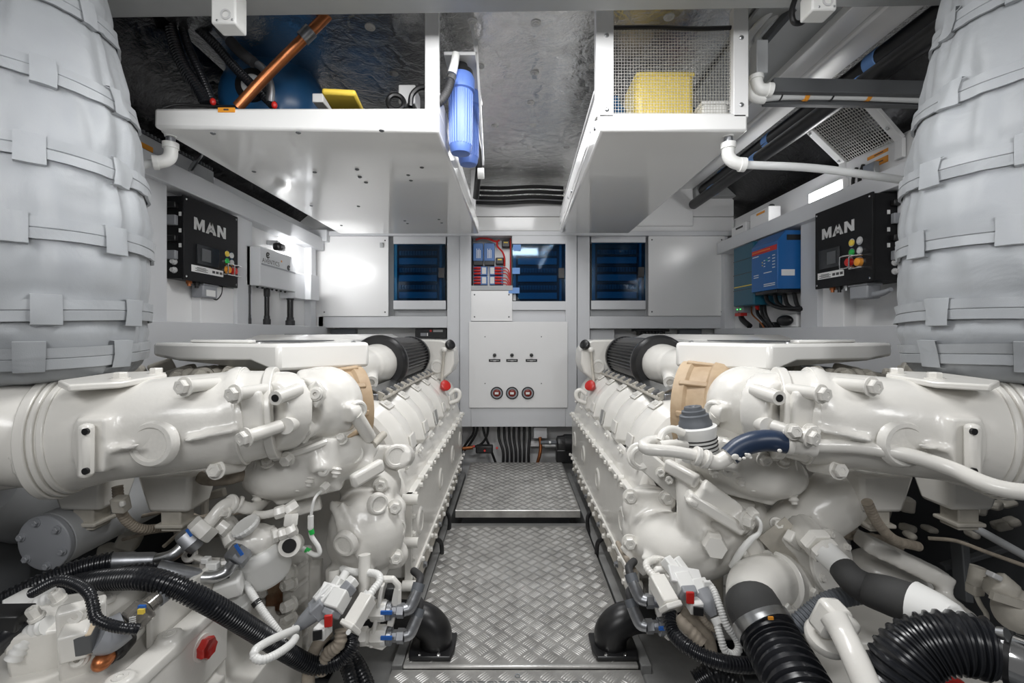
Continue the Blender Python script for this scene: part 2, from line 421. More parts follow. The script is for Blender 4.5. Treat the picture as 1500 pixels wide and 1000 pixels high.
for a in ((-.24,-.237,.8,1.58),(.262,.265,.8,1.58),(-.24,.265,1.577,1.58)): mb.box(*a, -.0105, -.0093)
build('hatch_outline', mb, 'darkgrey', t)
build('lift_ring', MB().torus((.02,1.605,-.009), (0,0,1), .008, .0025, 16, 6), 'steel', t)
for s, x in ((-1, -.50), (1, .60)):
    struct('trim_6' if s < 0 else 'trim_7', MB().box(x-.085, x+.085, 1.3, 1.62, -.1, -.05), 'floorgrey', bevel=.003)

# ---------------------------------------------------------------- back wall framework
n = [10]
def trim(mb, mat='frame', bevel=.004):
    n[0] += 1; return struct('trim_%d' % n[0], mb, mat, bevel=bevel)
trim(fbox(MB(), 655, 673.5, 345, 700, YW, 4.3)); trim(fbox(MB(), 845.5, 864, 345, 700, YW, 4.3))
trim(fbox(MB(), 673.5, 690, 345, 625, YW-.03, 4.2)); trim(fbox(MB(), 828.5, 845, 345, 625, YW-.03, 4.2))
trim(fbox(MB(), 690, 828.5, 597, 625, YW-.03, 4.2)); trim(fbox(MB(), 690, 828.5, 453, 500, YW, 4.2))
trim(fbox(MB(), 466, 655, 463, 480, YW, 4.25)); trim(fbox(MB(), 864, 1066, 463, 481, YW, 4.25))
trim(fbox(MB(), 569, 577, 345, 463, YW+.05, 4.28), 'greyp'); trim(fbox(MB(), 945, 951, 345, 463, YW+.05, 4.28), 'greyp')
trim(fbox(MB(), 1050, 1066, 343, 463, YW, 4.28)); trim(fbox(MB(), 460, 474, 345, 490, YW, 4.28), 'panel')
trim(fbox(MB(), 573, 655, 453, 463, YW+.06, 4.28), 'greyp'); trim(fbox(MB(), 864, 950, 453, 463, YW+.06, 4.28), 'greyp')
# soffit over the back wall
trim(fbox(MB(), 455, 1076, 338, 345, YW-.03, 4.28), 'frame')
trim(fbox(MB(), 696, 826, 290, 317, 4.12, 4.28), 'panel'); trim(fbox(MB(), 696, 826, 317.6, 338, 4.10, 4.28), 'panel_gloss')
trim(fbox(MB(), 826, 1075, 287, 317, 4.08, 4.28), 'panel'); trim(fbox(MB(), 826, 1075, 317.6, 339, 4.08, 4.28), 'panel')
trim(fbox(MB(), 430, 696, 287, 339, 4.12, 4.28), 'panel')
struct('trim_40', fbox(MB(), 864, 900, 481, 520, YW+.08, 4.28), 'frame', bevel=.003)

def panel(name, px0, px1, py0, py1, label, cat='access panel', Y=YW-.012, m='panel', screws=True, group='screwed access panels'):
    t = thing(name, label, cat, P((px0+px1)/2, py1, Y), group)
    build('plate', fbox(MB(), px0, px1, py0, py1, Y, Y+.012), m, t, bevel=.0015)
    if screws:
        for x in (px0+5, px1-5):
            for y in (py0+6, py1-6): stud('screw', P(x, y, Y), (0,-1,0), .007, t, 'darkgrey', h=.006)
    return t
t = panel('access_panel', 470, 569, 346, 463, 'white square panel left of the left blue glazed cabinet')
build('latch', fbox(MB(), 556, 561, 355, 362, YW-.03, YW-.01), 'steel', t, bevel=.003)
panel('access_panel', 950, 1062, 345, 462.5, 'white square panel in the right corner with a lamp reflection')
panel('access_panel', 690, 750.5, 425.5, 470, 'small white cover plate under the open compartment of red cables', Y=YW-.02)

def breaker_cabinet(px0, px1, py0, py1, label, Y, frame=True, cut=False):
    t = thing('breaker_cabinet', label, 'electrical cabinet', P((px0+px1)/2, py1, Y), 'blue glazed breaker cabinets')
    b = .075
    build('back_plate', fbox(MB(), px0, px1, py0, py1, Y+b, Y+b+.01), 'darkgrey', t)
    mb = MB()
    if frame:
        for ya, yb in ((py0-12, py0), (py1, py1+13)): build('surround', fbox(MB(), px0-1, px1+1, ya, yb, Y-.012, Y+b), 'frame', t, bevel=.003)
    w = px1-px0; h = py1-py0
    for k in range(3):
        y = py0+h*(.17+.30*k)
        mb = fbox(MB(), px0+w*.1, px1-w*.16, y+h*.08, y+h*.19, Y+.035, Y+b)
        build('cover_strip', mb, 'silver', t, bevel=.002)
        rail = build('breaker_row', fbox(MB(), px0+w*.1, px1-w*.16, y-h*.075, y+h*.075, Y+.06, Y+b), 'black', t)
        q = (w*.74)/14
        for i in range(14):
            x = px0+w*.1+i*q
            mb = fbox(MB(), x+.4, x+q-.4, y-h*.045, y+h*.03, Y+.045, Y+b); fbox(mb, x+q*.3, x+q*.7, y-h*.02, y+h*.0, Y+.035, Y+.05)
            build('breaker', mb, 'plastic_grey', rail)
    for xa, xb in ((px0+.5, px0+w*.06), (px1-w*.11, px1-w*.07)): build('side_strip', fbox(MB(), xa, xb, py0+1, py1-1, Y+.03, Y+b), 'silver', t)
    a, c = P(px0, py0, Y), P(px1, py1, Y)
    pts = [(a.x,Y,a.z),(c.x,Y,a.z),(c.x,Y,c.z),(a.x,Y,c.z)]
    if cut: pts = pts[:3]+[(a.x+.07,Y,c.z),(a.x,Y,c.z+.10)]
    door = build('glazed_door', MB().prism(pts, (0,.004,0)), 'blue_glass', t)
    build('latch', fbox(MB(), px1-w*.13, px1-1, py0+h*.42, py0+h*.60, Y-.012, Y), 'black', door, bevel=.003)
    return t
breaker_cabinet(577, 652, 357, 440, 'glazed breaker cabinet left of the centre cabinet', YW+.02)
t = breaker_cabinet(751, 828, 357, 441, 'glazed breaker cabinet with blue tape beside the red cables', YW-.015, cut=True)
breaker_cabinet(867, 945, 355, 440, 'glazed breaker cabinet right of the centre cabinet', YW+.02)
for i, (x0, x1, y0, y1, l) in enumerate(((751.5,763,358,367,'top strip of blue tape on the centre cabinet glass'),(750.5,761.5,392,401,'middle strip of blue tape on the centre cabinet glass'),(745,761,421,429.5,'lowest strip of blue tape at the cut corner of the glass'))):
    solo('masking_tape', fbox(MB(), x0, x1, y0, y1, YW-.024, YW-.018), 'blue_tape', l, 'tape', 'blue masking tape strips')
struct('trim_41', fbox(MB(), 750, 829, 345, 356.5, YW-.02, 4.2), 'frame', bevel=.002)
struct('trim_42', fbox(MB(), 689, 751, 418, 425, YW-.028, 4.2), 'greyp', bevel=.002)

# open compartment with battery chargers and red cables
t = thing('cable_compartment', 'open compartment with red cables and blue chargers', 'electrical compartment', P(720,418,4.2))
build('back_plate', fbox(MB(), 690, 750, 347, 418, 4.19, 4.2), 'panel', t)
for xa, xb in ((690,691.2),(749,750)): build('side_lining', fbox(MB(), xa, xb, 347, 418, 4.06, 4.2), 'black', t)
for x0, x1, l in ((693,707.5,'blue charger with white print at the left end of the open compartment'),(709,724.5,'blue charger with white print beside the black fuse holders')):
    k = thing('battery_charger', l, 'charger', P((x0+x1)/2, 388, 4.15), 'blue chargers in the open compartment')
    build('case', fbox(MB(), x0, x1, 356, 382, 4.12, 4.19), 'blue_small', k, bevel=.004)
    build('end_cap', fbox(MB(), x0+.5, x1-.5, 381.5, 388, 4.125, 4.19), 'black', k, bevel=.003)
    mb = MB()
    for j in range(4): fbox(mb, x0+5+j*1.7, x0+5.8+j*1.7, 364+j%2*2, 378, 4.1185, 4.12)
    build('print', mb, 'label', k)
for i, (x0, x1) in enumerate(((694,714),(717,737))):
    for j, y in enumerate((390, 404)):
        l = '%s blue fuse block on the %s of the open compartment' % (('upper','lower')[j], ('left','right')[i])
        k = thing('fuse_block', l, 'fuse block', P(x0, y+14, 4.16), 'blue fuse blocks with red terminals')
        build('body', fbox(MB(), x0, x1, y, y+13, 4.14, 4.19), 'blue_small', k, bevel=.003)
        build('nameplate', fbox(MB(), x0+(12 if i == 0 else 1), x0+(18 if i == 0 else 7), y+1.5, y+11, 4.137, 4.141), 'pvc', k)
        for q in range(3):
            yy = y+2.2+q*4.2
            mb = MB(); s = -1 if i == 0 else 1; xa = x0+10 if i == 0 else x0+8
            mb.tube([P(xa, yy, 4.13), P(xa+s*6, yy, 4.125), P(xa+s*10, yy+.6, 4.13)], [.010,.010,.006], 8)
            build('terminal_boot', mb, 'red', k)
for j in range(6):
    y = 392+j*4.3+(2 if j > 2 else 0)
    solo('battery_cable', MB().tube([P(736, y, 4.13), P(742, y+1, 4.12), P(746, y+8, 4.12), P(747.5, 417, 4.12)], .005, 8), 'red',
         'thin red cable curving down from a right fuse block', 'cable', 'red cables from the fuse blocks')
solo('battery_cable', MB().tube([P(697,351,4.12), P(706,348.5,4.11), P(716,350,4.11), P(726,353.5,4.11), P(732,352,4.11)], .009, 8), 'red', 'thick red cable along the top of the open compartment', 'cable')
solo('battery_cable', MB().tube([P(728,354,4.12), P(729,361,4.11), P(736,369,4.11), P(739,378,4.11), P(739,390,4.11)], .008, 8), 'red', 'thick red cable bending down between the two black fuse holders', 'cable')
solo('battery_cable', MB().tube([P(748,349,4.12), P(748,380,4.12), P(748,417,4.12)], .007, 8), 'red', 'straight red cable down the right edge of the open compartment', 'cable')
for x, y, l in ((741,357,'black fuse holder with yellow sticker in the top right corner'),(732,382,'black fuse holder with yellow sticker, lower of the two')):
    k = thing('fuse_holder', l, 'fuse holder', P(x, y+5, 4.15), 'black fuse holders')
    build('body', fbox(MB(), x-6, x+6, y-5, y+5, 4.13, 4.19), 'black', k, bevel=.008)
    build('sticker', fbox(MB(), x-3, x+3, y-3, y-1, 4.127, 4.131), 'yellow', k)

# main control panel
t = thing('control_panel', 'large white control panel with three knobs and three red pull handles', 'control panel', P(759,597,YW-.045))
build('plate', fbox(MB(), 687, 831.5, 471, 597, YW-.045, YW-.02), 'panel', t, bevel=.0015)
for x in (710.5, 793):
    for y in (493, 561.5): stud('screw', P(x, y, YW-.045), (0,-1,0), .005, t, 'darkgrey', h=.005)
for x in (724.5, 750, 778.5):
    k = build('knob', MB().lathe(P(x,520,YW-.045), P(x,520,YW-.08), [(0,.016),(.006,.016),(.006,.009),(.018,.009),(.02,.015),(.032,.013),(.035,.006)], 18), 'black', t)
    k = build('nameplate', fbox(MB(), x-8.4, x+8.4, 525.8, 529.8, YW-.048, YW-.044), 'black', t)
    mb = MB(); fbox(mb, x-6.5, x+6.5, 527.2, 527.9, YW-.0485, YW-.048); fbox(mb, x-2, x+2, 528.3, 528.9, YW-.0485, YW-.048); build('print', mb, 'silver', k)
for x in (727.8, 750.2, 773.2):
    c = P(x, 575.3, YW-.045); d = V(0,-1,0)
    h = build('pull_handle', MB().lathe(c, c+d, [(0,.054),(.008,.055),(.012,.052),(.012,.046),(.004,.045)], 32), 'black', t, label='round black recessed handle')
    build('ring', MB().ringplate(c+d*.002, c+d*.009, .033, .046), 'plastic_grey', h)
    build('disc', MB().lathe(c, c+d, [(0,.034),(.006,.033),(.01,.026),(.012,.02)], 24), 'red_dark', h)
    build('grip', MB().obox(c+d*.013+V(-.001,0,-.002), (.034,.006,.02)), 'label', h, bevel=.002)

# cables, pump and manifold under the control cabinet
for i in range(7):
    x0 = 731+i*7.5; x1 = 737+i*6.2
    solo('cable', MB().tube([P(x0, 612, 4.17), P(x0+random.uniform(-1,1), 640, 4.15), P(x1, 662, 4.12), P(x1+random.uniform(-1,1), 690, 4.1)], .0125, 10), 'cable',
         'black cable hanging under the control cabinet in the middle bundle', 'cable', 'thick black cables under the cabinet')
for i, pts in enumerate(([(692,612),(694,632),(684,648),(676,660)],[(698,612),(699,630),(690,648),(680,660)],[(715,612),(714,635),(705,650),(690,655)],[(705,615),(710,636),(718,656),(727,680)])):
    solo('cable', MB().tube([P(x, y, 4.14) for x, y in pts], .011, 10), 'cable', ('outermost black cable curving left under the cabinet','second black cable curving left under the cabinet','black cable looping left to the red-tipped manifold','thin black cable running down beside the middle bundle')[i], 'cable')
t = thing('fuel_manifold', 'small black valve manifold with red caps under the cabinet', 'manifold', P(710,668,4.05))
build('body', MB().box(P(697,0,4.05).x, P(722,0,4.05).x, 4.02, 4.10, P(0,663,4.05).z, P(0,652,4.05).z), 'black', t, bevel=.01)
build('port', MB().cyl(P(693,655,4.05), P(678,657,4.05), .016), 'copper', t)
for x, y in ((694,653.5),(728,656),(710,660)):
    build('cap', MB().lathe(P(x,y,4.01), P(x,y,3.98), [(0,.011),(.02,.011),(.026,.008)], 12), 'red', t)
solo('junction_box', fbox(MB(), 782, 801.5, 626, 642, 4.1, 4.2), 'frame', 'grey junction box under the cabinet, right of the black cables', 'junction box', bevel=.005)
t = thing('bilge_pump', 'black round pump beside the orange hose under the cabinet', 'pump', P(828,675,3.95))
build('body', MB().lathe(P(815,650,4.0), P(842,650,4.0), [(0,.05),(.01,.07),(.06,.075),(.07,.085),(.16,.085)], 24), 'black', t)
build('inlet', MB().cyl(P(792,648,4.0), P(816,648,4.0), .016), 'rubber_grey', t)
build('clamp', MB().cyl(P(804,648,4.0), P(807,648,4.0), .020), 'steel', t)
build('foot', MB().box(P(815,0,3.95).x, P(842,0,3.95).x, 3.93, 4.05, P(0,678,3.95).z, P(0,658,3.95).z), 'black', t, bevel=.01)
solo('orange_hose', MB().tube([P(791,640,4.05), P(792,655,4.05), P(790,668,4.05), P(786,682,4.05)], .015, 10), 'copper', 'short rust orange hose dropping beside the black pump', 'hose')
solo('conduit', MB().tube([P(798,653,4.1), P(813,653,4.1)], .014, 10), 'pvc', 'short white pipe stub left of the black pump', 'pipe')
trim(fbox(MB(), 776, 836, 646, 654, 4.18, 4.28), 'panel')
# devices in the slot under the left and right beams
t = thing('black_controller', 'black controller with a small display under the left blue cabinet', 'controller', P(630,494,4.2))
build('case', fbox(MB(), 608, 654, 481, 495, 4.12, 4.22), 'black', t, bevel=.003)
build('display', fbox(MB(), 616, 624, 487.5, 492, 4.117, 4.121), 'plastic_grey', t); build('key', fbox(MB(), 625, 627, 487.5, 492, 4.117, 4.121), 'label', t)
mb = MB(); fbox(mb, 634.5, 648.5, 482.8, 484.2, 4.117, 4.121); fbox(mb, 634.5, 648.5, 484.8, 486, 4.117, 4.121); build('print', mb, 'silver', t)
c = P(631, 484.4, 4.119); build('emblem', MB().lathe(c, c+V(0,-.003,0), [(0,.011),(.002,.011)], 16), 'red', t)
t = thing('black_ventilator', 'black finned unit under the right blue cabinet', 'ventilation unit', P(953,491,4.2))
build('case', fbox(MB(), 929, 981, 481.5, 485.5, 4.12, 4.22), 'black', t, bevel=.004)
for x in range(936, 975, 5): build('fin', fbox(MB(), x, x+3.5, 485.5, 491, 4.125, 4.22), 'black', t, bevel=.002)
solo('relay_box', fbox(MB(), 996, 1028, 482, 492, 4.15, 4.22), 'rubber_grey', 'dark grey box under the right beam, nearest the right corner', 'relay box', bevel=.003)
solo('relay_box', fbox(MB(), 484, 520, 482, 492, 4.15, 4.22), 'rubber_grey', 'dark grey box under the left beam, nearest the left corner', 'relay box', bevel=.003)

# ---------------------------------------------------------------- left side wall
def wy(px, X): return X*F/(px-CX)                   # depth at which the plane X meets a pixel column
trim(MB().box(-1.77, -1.69, 2.00, 2.232, .6, 1.95)); trim(MB().box(-1.77, -1.69, 2.80, 2.965, .6, 1.95))
trim(MB().box(-1.77, -1.70, 3.86, 3.95, .6, 1.95)); trim(MB().box(-1.78, -1.71, 2.5, 2.8, 1.25, 1.47), 'panel')
trim(MB().box(-1.77, -1.66, 1.2, 4.1, 1.0, 1.255), 'frame')
trim(MB().box(-1.80, -1.66, 1.9, 4.02, 1.92, 2.03), 'frame'); trim(MB().box(-1.86, -1.80, 2.75, 4.1, 2.03, 2.14), 'frame')
trim(MB().box(-1.80, -1.62, 3.98, 4.12, 2.0, 2.10), 'frame')
def control_box(side):
    L = side < 0
    xf = -1.66 if L else 1.73; xb = -1.76 if L else 1.95
    y0, y1 = (2.307, 2.754) if L else (2.19, 2.595)
    z0, z1 = (1.475, 1.893) if L else (1.452, 1.872)
    t = thing('engine_control_box', 'black engine control box on the %s' % ('left wall by the grey sender box' if L else 'right wall beside the blue inverter'), 'control box', ((xf+xb)/2, (y0+y1)/2, z0), 'black engine control boxes')
    n = V(1,0,0) if L else V(-1,0,0); s = 1 if L else -1
    build('case', MB().box(min(xb, xf-s*.012), max(xb, xf-s*.012), y0, y1, z0, z1), 'blackbox', t, bevel=.003)
    lid = build('lid', MB().box(min(xf-s*.012, xf), max(xf-s*.012, xf), y0-.004, y1+.004, z0-.006, z1+.006), 'blackbox', t, bevel=.003)
    W, H = y1-y0, z1-z0
    def q(fy, fz, out=0): # fraction from viewer-left, from top
        y = y0+W*fy if L else y1-W*fy
        return V(xf, y, z1-H*fz)+n*out
    xd = V(0,1,0) if L else V(0,-1,0)
    if L: build('lettering', man_letters(q(.155,.365), .064, xd, V(0,0,1), .002), 'silver', t)
    else: build('lettering', man_letters(q(.14,.37), .058, xd, V(0,0,1), .002), 'silver', t)
    def flat(name, fy, fz, w, h, m, par, out=.004, bev=.001):
        c = q(fy, fz, out/2); return build(name, MB().obox(c, (w*W, out, h*H), xd), m, par, bevel=bev)
    sx, sy = (.39, .665) if L else (.29,.64)
    d = flat('display', sx, sy, .40, .25, 'screen', t, .008); 
    c = q(sx-(.05 if L else -.06), sy, .010); build('window', MB().obox(c, (.16*W,.003,.16*H), xd), 'darkgrey', d)
    lb = flat('data_label', .40 if L else .30, .855 if L else .85, .58 if L else .50, .085, 'label', t, .002)
    mb = MB()
    for j in range(4): mb.obox(q((.28 if L else .2)+.0*j, .835+.014*j, .0025), ((.22 if j % 2 else .16)*W, .001, .003), xd)
    for j in range(3): mb.obox(q((.50 if L else .37)+.07*j, .855, .0025), (.05*W, .001, .014), xd)
    build('print', mb, 'ink', lb)
    if L: bt = ((.755,.565,'yellow'),(.85,.57,'silver'),(.755,.665,'green'),(.855,.67,'silver'),(.755,.785,'orange'),(.89,.785,'red'))
    else: bt = ((.70,.515,'yellow'),(.83,.515,'silver'),(.70,.63,'green'),(.83,.63,'silver'),(.67,.745,'red'),(.83,.765,'orange'))
    for i, (a, b, m) in enumerate(bt):
        c = q(a, b); r = .021 if i < 4 else .027
        k = build('push_button', MB().lathe(c, c+n, [(0,r),(.006,r),(.006,r*.8),(.004,r*.75)], 20), 'chrome', t)
        build('cap', MB().lathe(c+n*.003, c+n, [(0,r*.75),(.007+.01*(i>3),r*.74),(.01+.012*(i>3),r*.5)], 20), m, k)
        if i > 3:
            e = xd*.034
            build('guard', MB().tube([c-e+V(0,0,.03), c-e+n*.032+V(0,0,.03), c+e*.0+n*.036+V(0,0,.032), c+e+n*.032+V(0,0,.03), c+e+V(0,0,.03)], .0035, 8, smooth=False), 'chrome', k)
            build('guard', MB().tube([c-e-V(0,0,.03), c-e+n*.032-V(0,0,.03), c+n*.036-V(0,0,.032), c+e+n*.032-V(0,0,.03), c+e-V(0,0,.03)], .0035, 8, smooth=False), 'chrome', k)
            build('guard', MB().tube([c-e+n*.032+V(0,0,.03), c-e+n*.034, c-e+n*.032-V(0,0,.03)], .0035, 8, smooth=False), 'chrome', k)
    for a in (.03,.97):
        for b in (.03,.97): stud('screw', q(a, b), n, .006, t, 'chrome', h=.006)
    # connectors on the end that faces the engine
    m_ = V(0,-1,0); xx = (xf+xb)/2
    for j, (z, w) in enumerate(((.12,.03),(.3,.05),(.52,.03),(.72,.045))):
        build('connector', MB().obox((xx-s*.005, y0-.012, z1-H*z), (.05, .024, w)), 'plastic_grey' if j % 2 else 'black', t, bevel=.004)
    for z in (.22,.42,.6): build('tag', MB().obox((xx+s*.03, y0-.002, z1-H*z), (.012,.004,.02)), 'label', t)
    for z in (.8,.9): stud('bolt', (xx, y0, z1-H*z), (0,-1,0), .012, t, 'silver', name='cable_gland', h=.02)
    # glands and the small grey relay below
    for fy, m, dz in ((.2,'copper',.03),(.33,'black',.035),(.46,'steel',.03)):
        p = q(fy, 1.0, -.04); build('gland', MB().lathe(p, p-V(0,0,1), [(0,.014),(dz*.6,.014),(dz*.6,.009),(dz,.009)], 12), m, t)
    k = thing('relay_box', 'grey relay box hanging under the black control box on the %s wall' % ('left' if L else 'right'), 'relay box', q(.55, 1.2, -.06))
    c = q(.52 if L else .72, 1.115, -.055)
    build('body', MB().obox(c, (.12, .07, .07), xd), 'plastic_grey', k, bevel=.008)
    build('lid', MB().obox(c+V(0,0,.037), (.13, .08, .012), xd), 'plastic_grey', k, bevel=.004)
    if L: build('sticker', MB().obox(c+n*.036-V(0,0,.008), (.075, .002, .035), xd), 'label', k)
    if L:
        solo('cable', MB().tube([c+xd*.06-V(0,0,.03), c+xd*.10-V(0,0,.035), c+xd*.14, c+xd*.15+V(0,0,.05)], .007, 10), 'cable', 'short black cable from the left relay box up to the control box', 'cable')
    else:
        build('plug', MB().tube([c-xd*.06-V(0,0,.02), c+xd*.09-V(0,0,.015), c+xd*.16], [.012,.016,.010], 12), 'plastic_grey', k)
control_box(-1); control_box(1)

t = thing('sender_box', 'pale grey sender box with a dark stripe on the left wall', 'electronics box', (-1.69,3.15,1.5))
build('base', MB().box(-1.76, -1.69, 2.90, 3.40, 1.503, 1.757), 'frame', t, bevel=.004)
build('lid', MB().box(-1.69, -1.62, 2.93, 3.41, 1.503, 1.757), 'frame', t, bevel=.005)
build('stripe', MB().box(-1.621, -1.617, 2.945, 3.405, 1.640, 1.650), 'plastic_grey', t)
build('lettering', text_mesh('AVENTICS', .042, (-1.62, 2.95, 1.658), (0,1,0), (0,0,1), .0015, 1.15), 'ink', t)
for y, z, r in ((3.02,1.712,.020),(3.30,1.668,.018)):
    mb = MB(); mb.torus((-1.619,y,z), (1,0,0), r*.8, r*.25, 24, 8, .5, 5.6); mb.obox((-1.619,y+r*.2,z), (.003,r*.9,r*.45)); build('emblem', mb, 'ink', t)
build('spark', MB().obox((-1.619,3.20,1.70),(.002,.012,.012)), 'orange', t)
for j in range(7): stud('screw', (-1.66,2.97+j*.06,1.503), (0,0,-1), .009, t, 'black', name='port', h=.02)
for i, (y, r0, l) in enumerate(((2.93,.008,'thin black cable down from the left end of the sender box'),(3.14,.016,'thick black cable down from the middle of the sender box'),(3.47,.022,'thickest black cable under the small grey box'))):
    t = thing('conduit_cable', l, 'cable', (-1.69,y,1.255), 'black cables below the sender box')
    build('cable', MB().tube([(-1.69,y,1.505),(-1.69,y,1.40),(-1.69,y,1.256)], r0, 12), 'cable', t)
    build('boot', MB().lathe((-1.69,y,1.256), (-1.69,y,1.3), [(0,r0*1.5),(.035,r0*1.5),(.04,r0*1.2),(.06,r0*1.15)], 14), 'rubber', t)
    build('sleeve', MB().lathe((-1.69,y,1.505), (-1.69,y,1.4), [(0,r0*1.3),(.05,r0*1.25),(.06,r0)], 14), 'rubber', t)
t = thing('junction_box', 'small light grey box right of the sender box', 'junction box', (-1.66,3.6,1.45))
build('body', MB().box(-1.76, -1.64, 3.44, 3.74, 1.46, 1.66), 'frame', t, bevel=.005); build('lid', MB().box(-1.64, -1.59, 3.60, 3.76, 1.46, 1.665), 'frame', t, bevel=.004)
t = thing('wall_lamp', 'small black lamp glowing above the sender box', 'lamp', (-1.72,3.27,1.8))
build('housing', MB().box(-1.70,-1.64,3.22,3.32,1.785,1.84), 'black', t, bevel=.018)
build('bracket', MB().box(-1.76,-1.68,3.26,3.31,1.83,1.86), 'steel', t, bevel=.003)
build('lens', MB().box(-1.70,-1.63,3.325,3.335,1.795,1.835), 'lamp', t)
# pipe tray over the left header
t = thing('cable_tray', 'grey metal cable tray with an orange label above the left wall', 'cable tray', (-1.85,2.4,2.05))
build('channel', MB().box(-1.86,-1.80,1.75,2.75,2.03,2.17), 'greyp', t, bevel=.004)
build('label', MB().box(-1.80,-1.797,2.12,2.28,2.10,2.125), 'orange', t)
mb = MB().bar((-1.80,2.55,2.04),(-1.80,2.55,2.12),.035,.012,(1,0,0)).bar((-1.80,2.55,2.115),(-1.70,2.50,2.19),.012,.03); build('bracket', mb, 'steel', t, bevel=.003)
mb = MB()
for i in range(40): mb.box(-1.86,-1.79,1.78+i*.024,1.79+i*.024,2.17,2.185)
build('wire_guide', mb, 'darkgrey', t)

# ---------------------------------------------------------------- right side wall
trim(MB().box(1.85, 1.96, 2.00, 2.188, .6, 1.93)); trim(MB().box(1.85, 1.96, 2.755, 2.92, .6, 1.90)); trim(MB().box(1.86, 1.96, 3.98, 4.1, .6, 1.9))
trim(MB().box(1.88, 1.96, 2.58, 2.76, 1.2, 1.47), 'panel')
trim(MB().box(1.82, 1.96, 1.2, 4.1, 1.0, 1.235), 'frame')
trim(MB().box(1.80, 1.97, 1.7, 4.0, 1.885, 1.985), 'frame'); trim(MB().box(2.0, 2.05, 1.5, 4.15, 1.97, 2.22), 'panel')
t = thing('inverter', 'bright blue inverter with a red stripe on the right wall', 'inverter', (1.79,3.1,1.48))
a = [(1.72,1.485),(1.72,1.80),(1.775,1.865),(1.95,1.865),(1.95,1.485)]
build('case', MB().prism([(x,2.95,z) for x, z in a], (0,.32,0)), 'blue_inv', t, bevel=.004)
def invq(f0, f1, z0, z1, out=.002): return MB().box(1.72-out, 1.721, 3.27-.32*f1, 3.27-.32*f0, z0, z1)
build('stripe', invq(.03,.98,1.742,1.775), 'red', t)
mb = MB()
for j in range(14): mb.add(*[lambda: 0]) if False else mb.box(1.717,1.718,3.25-.016*j-.008,3.25-.016*j,1.756,1.764)
build('stripe_print', mb, 'orange', t)
mb = MB()
for j, (f, z, w) in enumerate(((.05,1.73,.25),(.10,1.60,.2),(.10,1.585,.2),(.5,1.69,.06),(.5,1.67,.06),(.5,1.65,.06),(.66,1.70,.08),(.66,1.68,.08),(.82,1.71,.1),(.82,1.69,.1),(.82,1.67,.1),(.82,1.65,.1),(.82,1.63,.1),(.5,1.605,.3),(.5,1.527,.42),(.5,1.515,.42))):
    mb.box(1.7185,1.719,3.27-.32*(f+w),3.27-.32*f,z-.003,z+.003)
build('print', mb, 'label', t)
for f, z, m in ((.44,1.68,'yellow'),(.60,1.69,'green'),(.44,1.66,'yellow')): build('indicator', MB().box(1.717,1.72,3.27-.32*f-.006,3.27-.32*f,z-.004,z+.004), m, t)
build('vent', MB().box(1.78,1.93,2.945,2.952,1.80,1.835), 'black', t)
build('rating_label', MB().box(1.745,1.83,2.946,2.95,1.57,1.61), 'label', t)
build('cable_cover', MB().box(1.73,1.93,2.98,3.24,1.462,1.486), 'black', t, bevel=.004)
t = thing('charge_controller', 'dark teal panelled unit behind the blue inverter', 'charger', (1.84,3.5,1.4))
build('case', MB().box(1.74,1.95,3.28,3.58,1.40,1.86), 'teal', t, bevel=.01)
mb = MB()
for z in (1.52,1.64,1.745): mb.box(1.737,1.742,3.285,3.575,z,z+.004)
build('seam', mb, 'black', t)
mb = MB(); mb.box(1.7365,1.741,3.30,3.56,1.545,1.552); build('light_bar', mb, 'yellow', t)
for i, (y, m) in enumerate(((3.50,'copper'),(3.42,'cable'),(3.36,'cable'),(3.32,'cable'))):
    l = ('orange wire under the teal unit','black cable with red top under the teal unit','second black cable under the teal unit, towards the inverter','braided dark cable under the teal unit nearest the inverter')[i]
    solo('cable', MB().tube([(1.84,y,1.41),(1.83,y-.03,1.34),(1.84,y-.12+i*.02,1.28),(1.85,y-.16+i*.02,1.236)], .006 if i == 0 else .012, 10), m, l, 'cable')
solo('cable_boot', MB().tube([(1.84,3.42,1.405),(1.836,3.405,1.365)], .015, 10), 'red', 'red sleeve on a black cable under the teal unit', 'cable sleeve')
for i in range(4):
    solo('cable', MB().tube([(1.78+i*.03,3.2-i*.06,1.47),(1.78+i*.03,3.16-i*.06,1.41-.012*i),(1.80+i*.03,3.05-i*.04,1.365-.008*i),(1.84+i*.02,2.90,1.355-.006*i)], .013, 10), 'cable', 'thick black cable sagging under the blue inverter', 'cable', 'thick cables under the blue inverter')
for i, y in enumerate((3.26,3.38)):
    solo('cable_entry', MB().box(1.85,1.94,y-.035,y+.035,1.236,1.275), 'black', ('black cable entry block on the right ledge nearer the speaker','black cable entry block on the right ledge nearer the corner')[i], 'cable entry', 'cable entry blocks', bevel=.006)
t = thing('alarm_sounder', 'small oval black sounder on a white base on the right ledge', 'sounder', (1.90,3.12,1.24))
build('base', MB().box(1.89,1.94,3.02,3.22,1.237,1.33), 'panel', t, bevel=.012); build('horn', MB().ell((1.875,3.13,1.283),(.03,.085,.038)), 'black', t)
build('throat', MB().lathe((1.858,3.13,1.283),(1.84,3.13,1.283),[(0,.022),(.006,.024),(.008,.018),(.003,.014)],18), 'rubber', t)
t = thing('wall_connector', 'white panel with red and black terminals in the right corner', 'terminal panel', (1.92,3.75,1.3))
build('plate', MB().box(1.90,1.95,3.62,3.80,1.45,1.76), 'panel', t, bevel=.01); build('terminal', MB().box(1.86,1.92,3.66,3.80,1.36,1.44), 'plastic_grey', t, bevel=.006)
build('lead', MB().tube([(1.88,3.74,1.36),(1.87,3.70,1.31),(1.88,3.6,1.25)], .022, 10), 'cable', t); build('clip', MB().box(1.85,1.90,3.68,3.78,1.335,1.36), 'red', t)
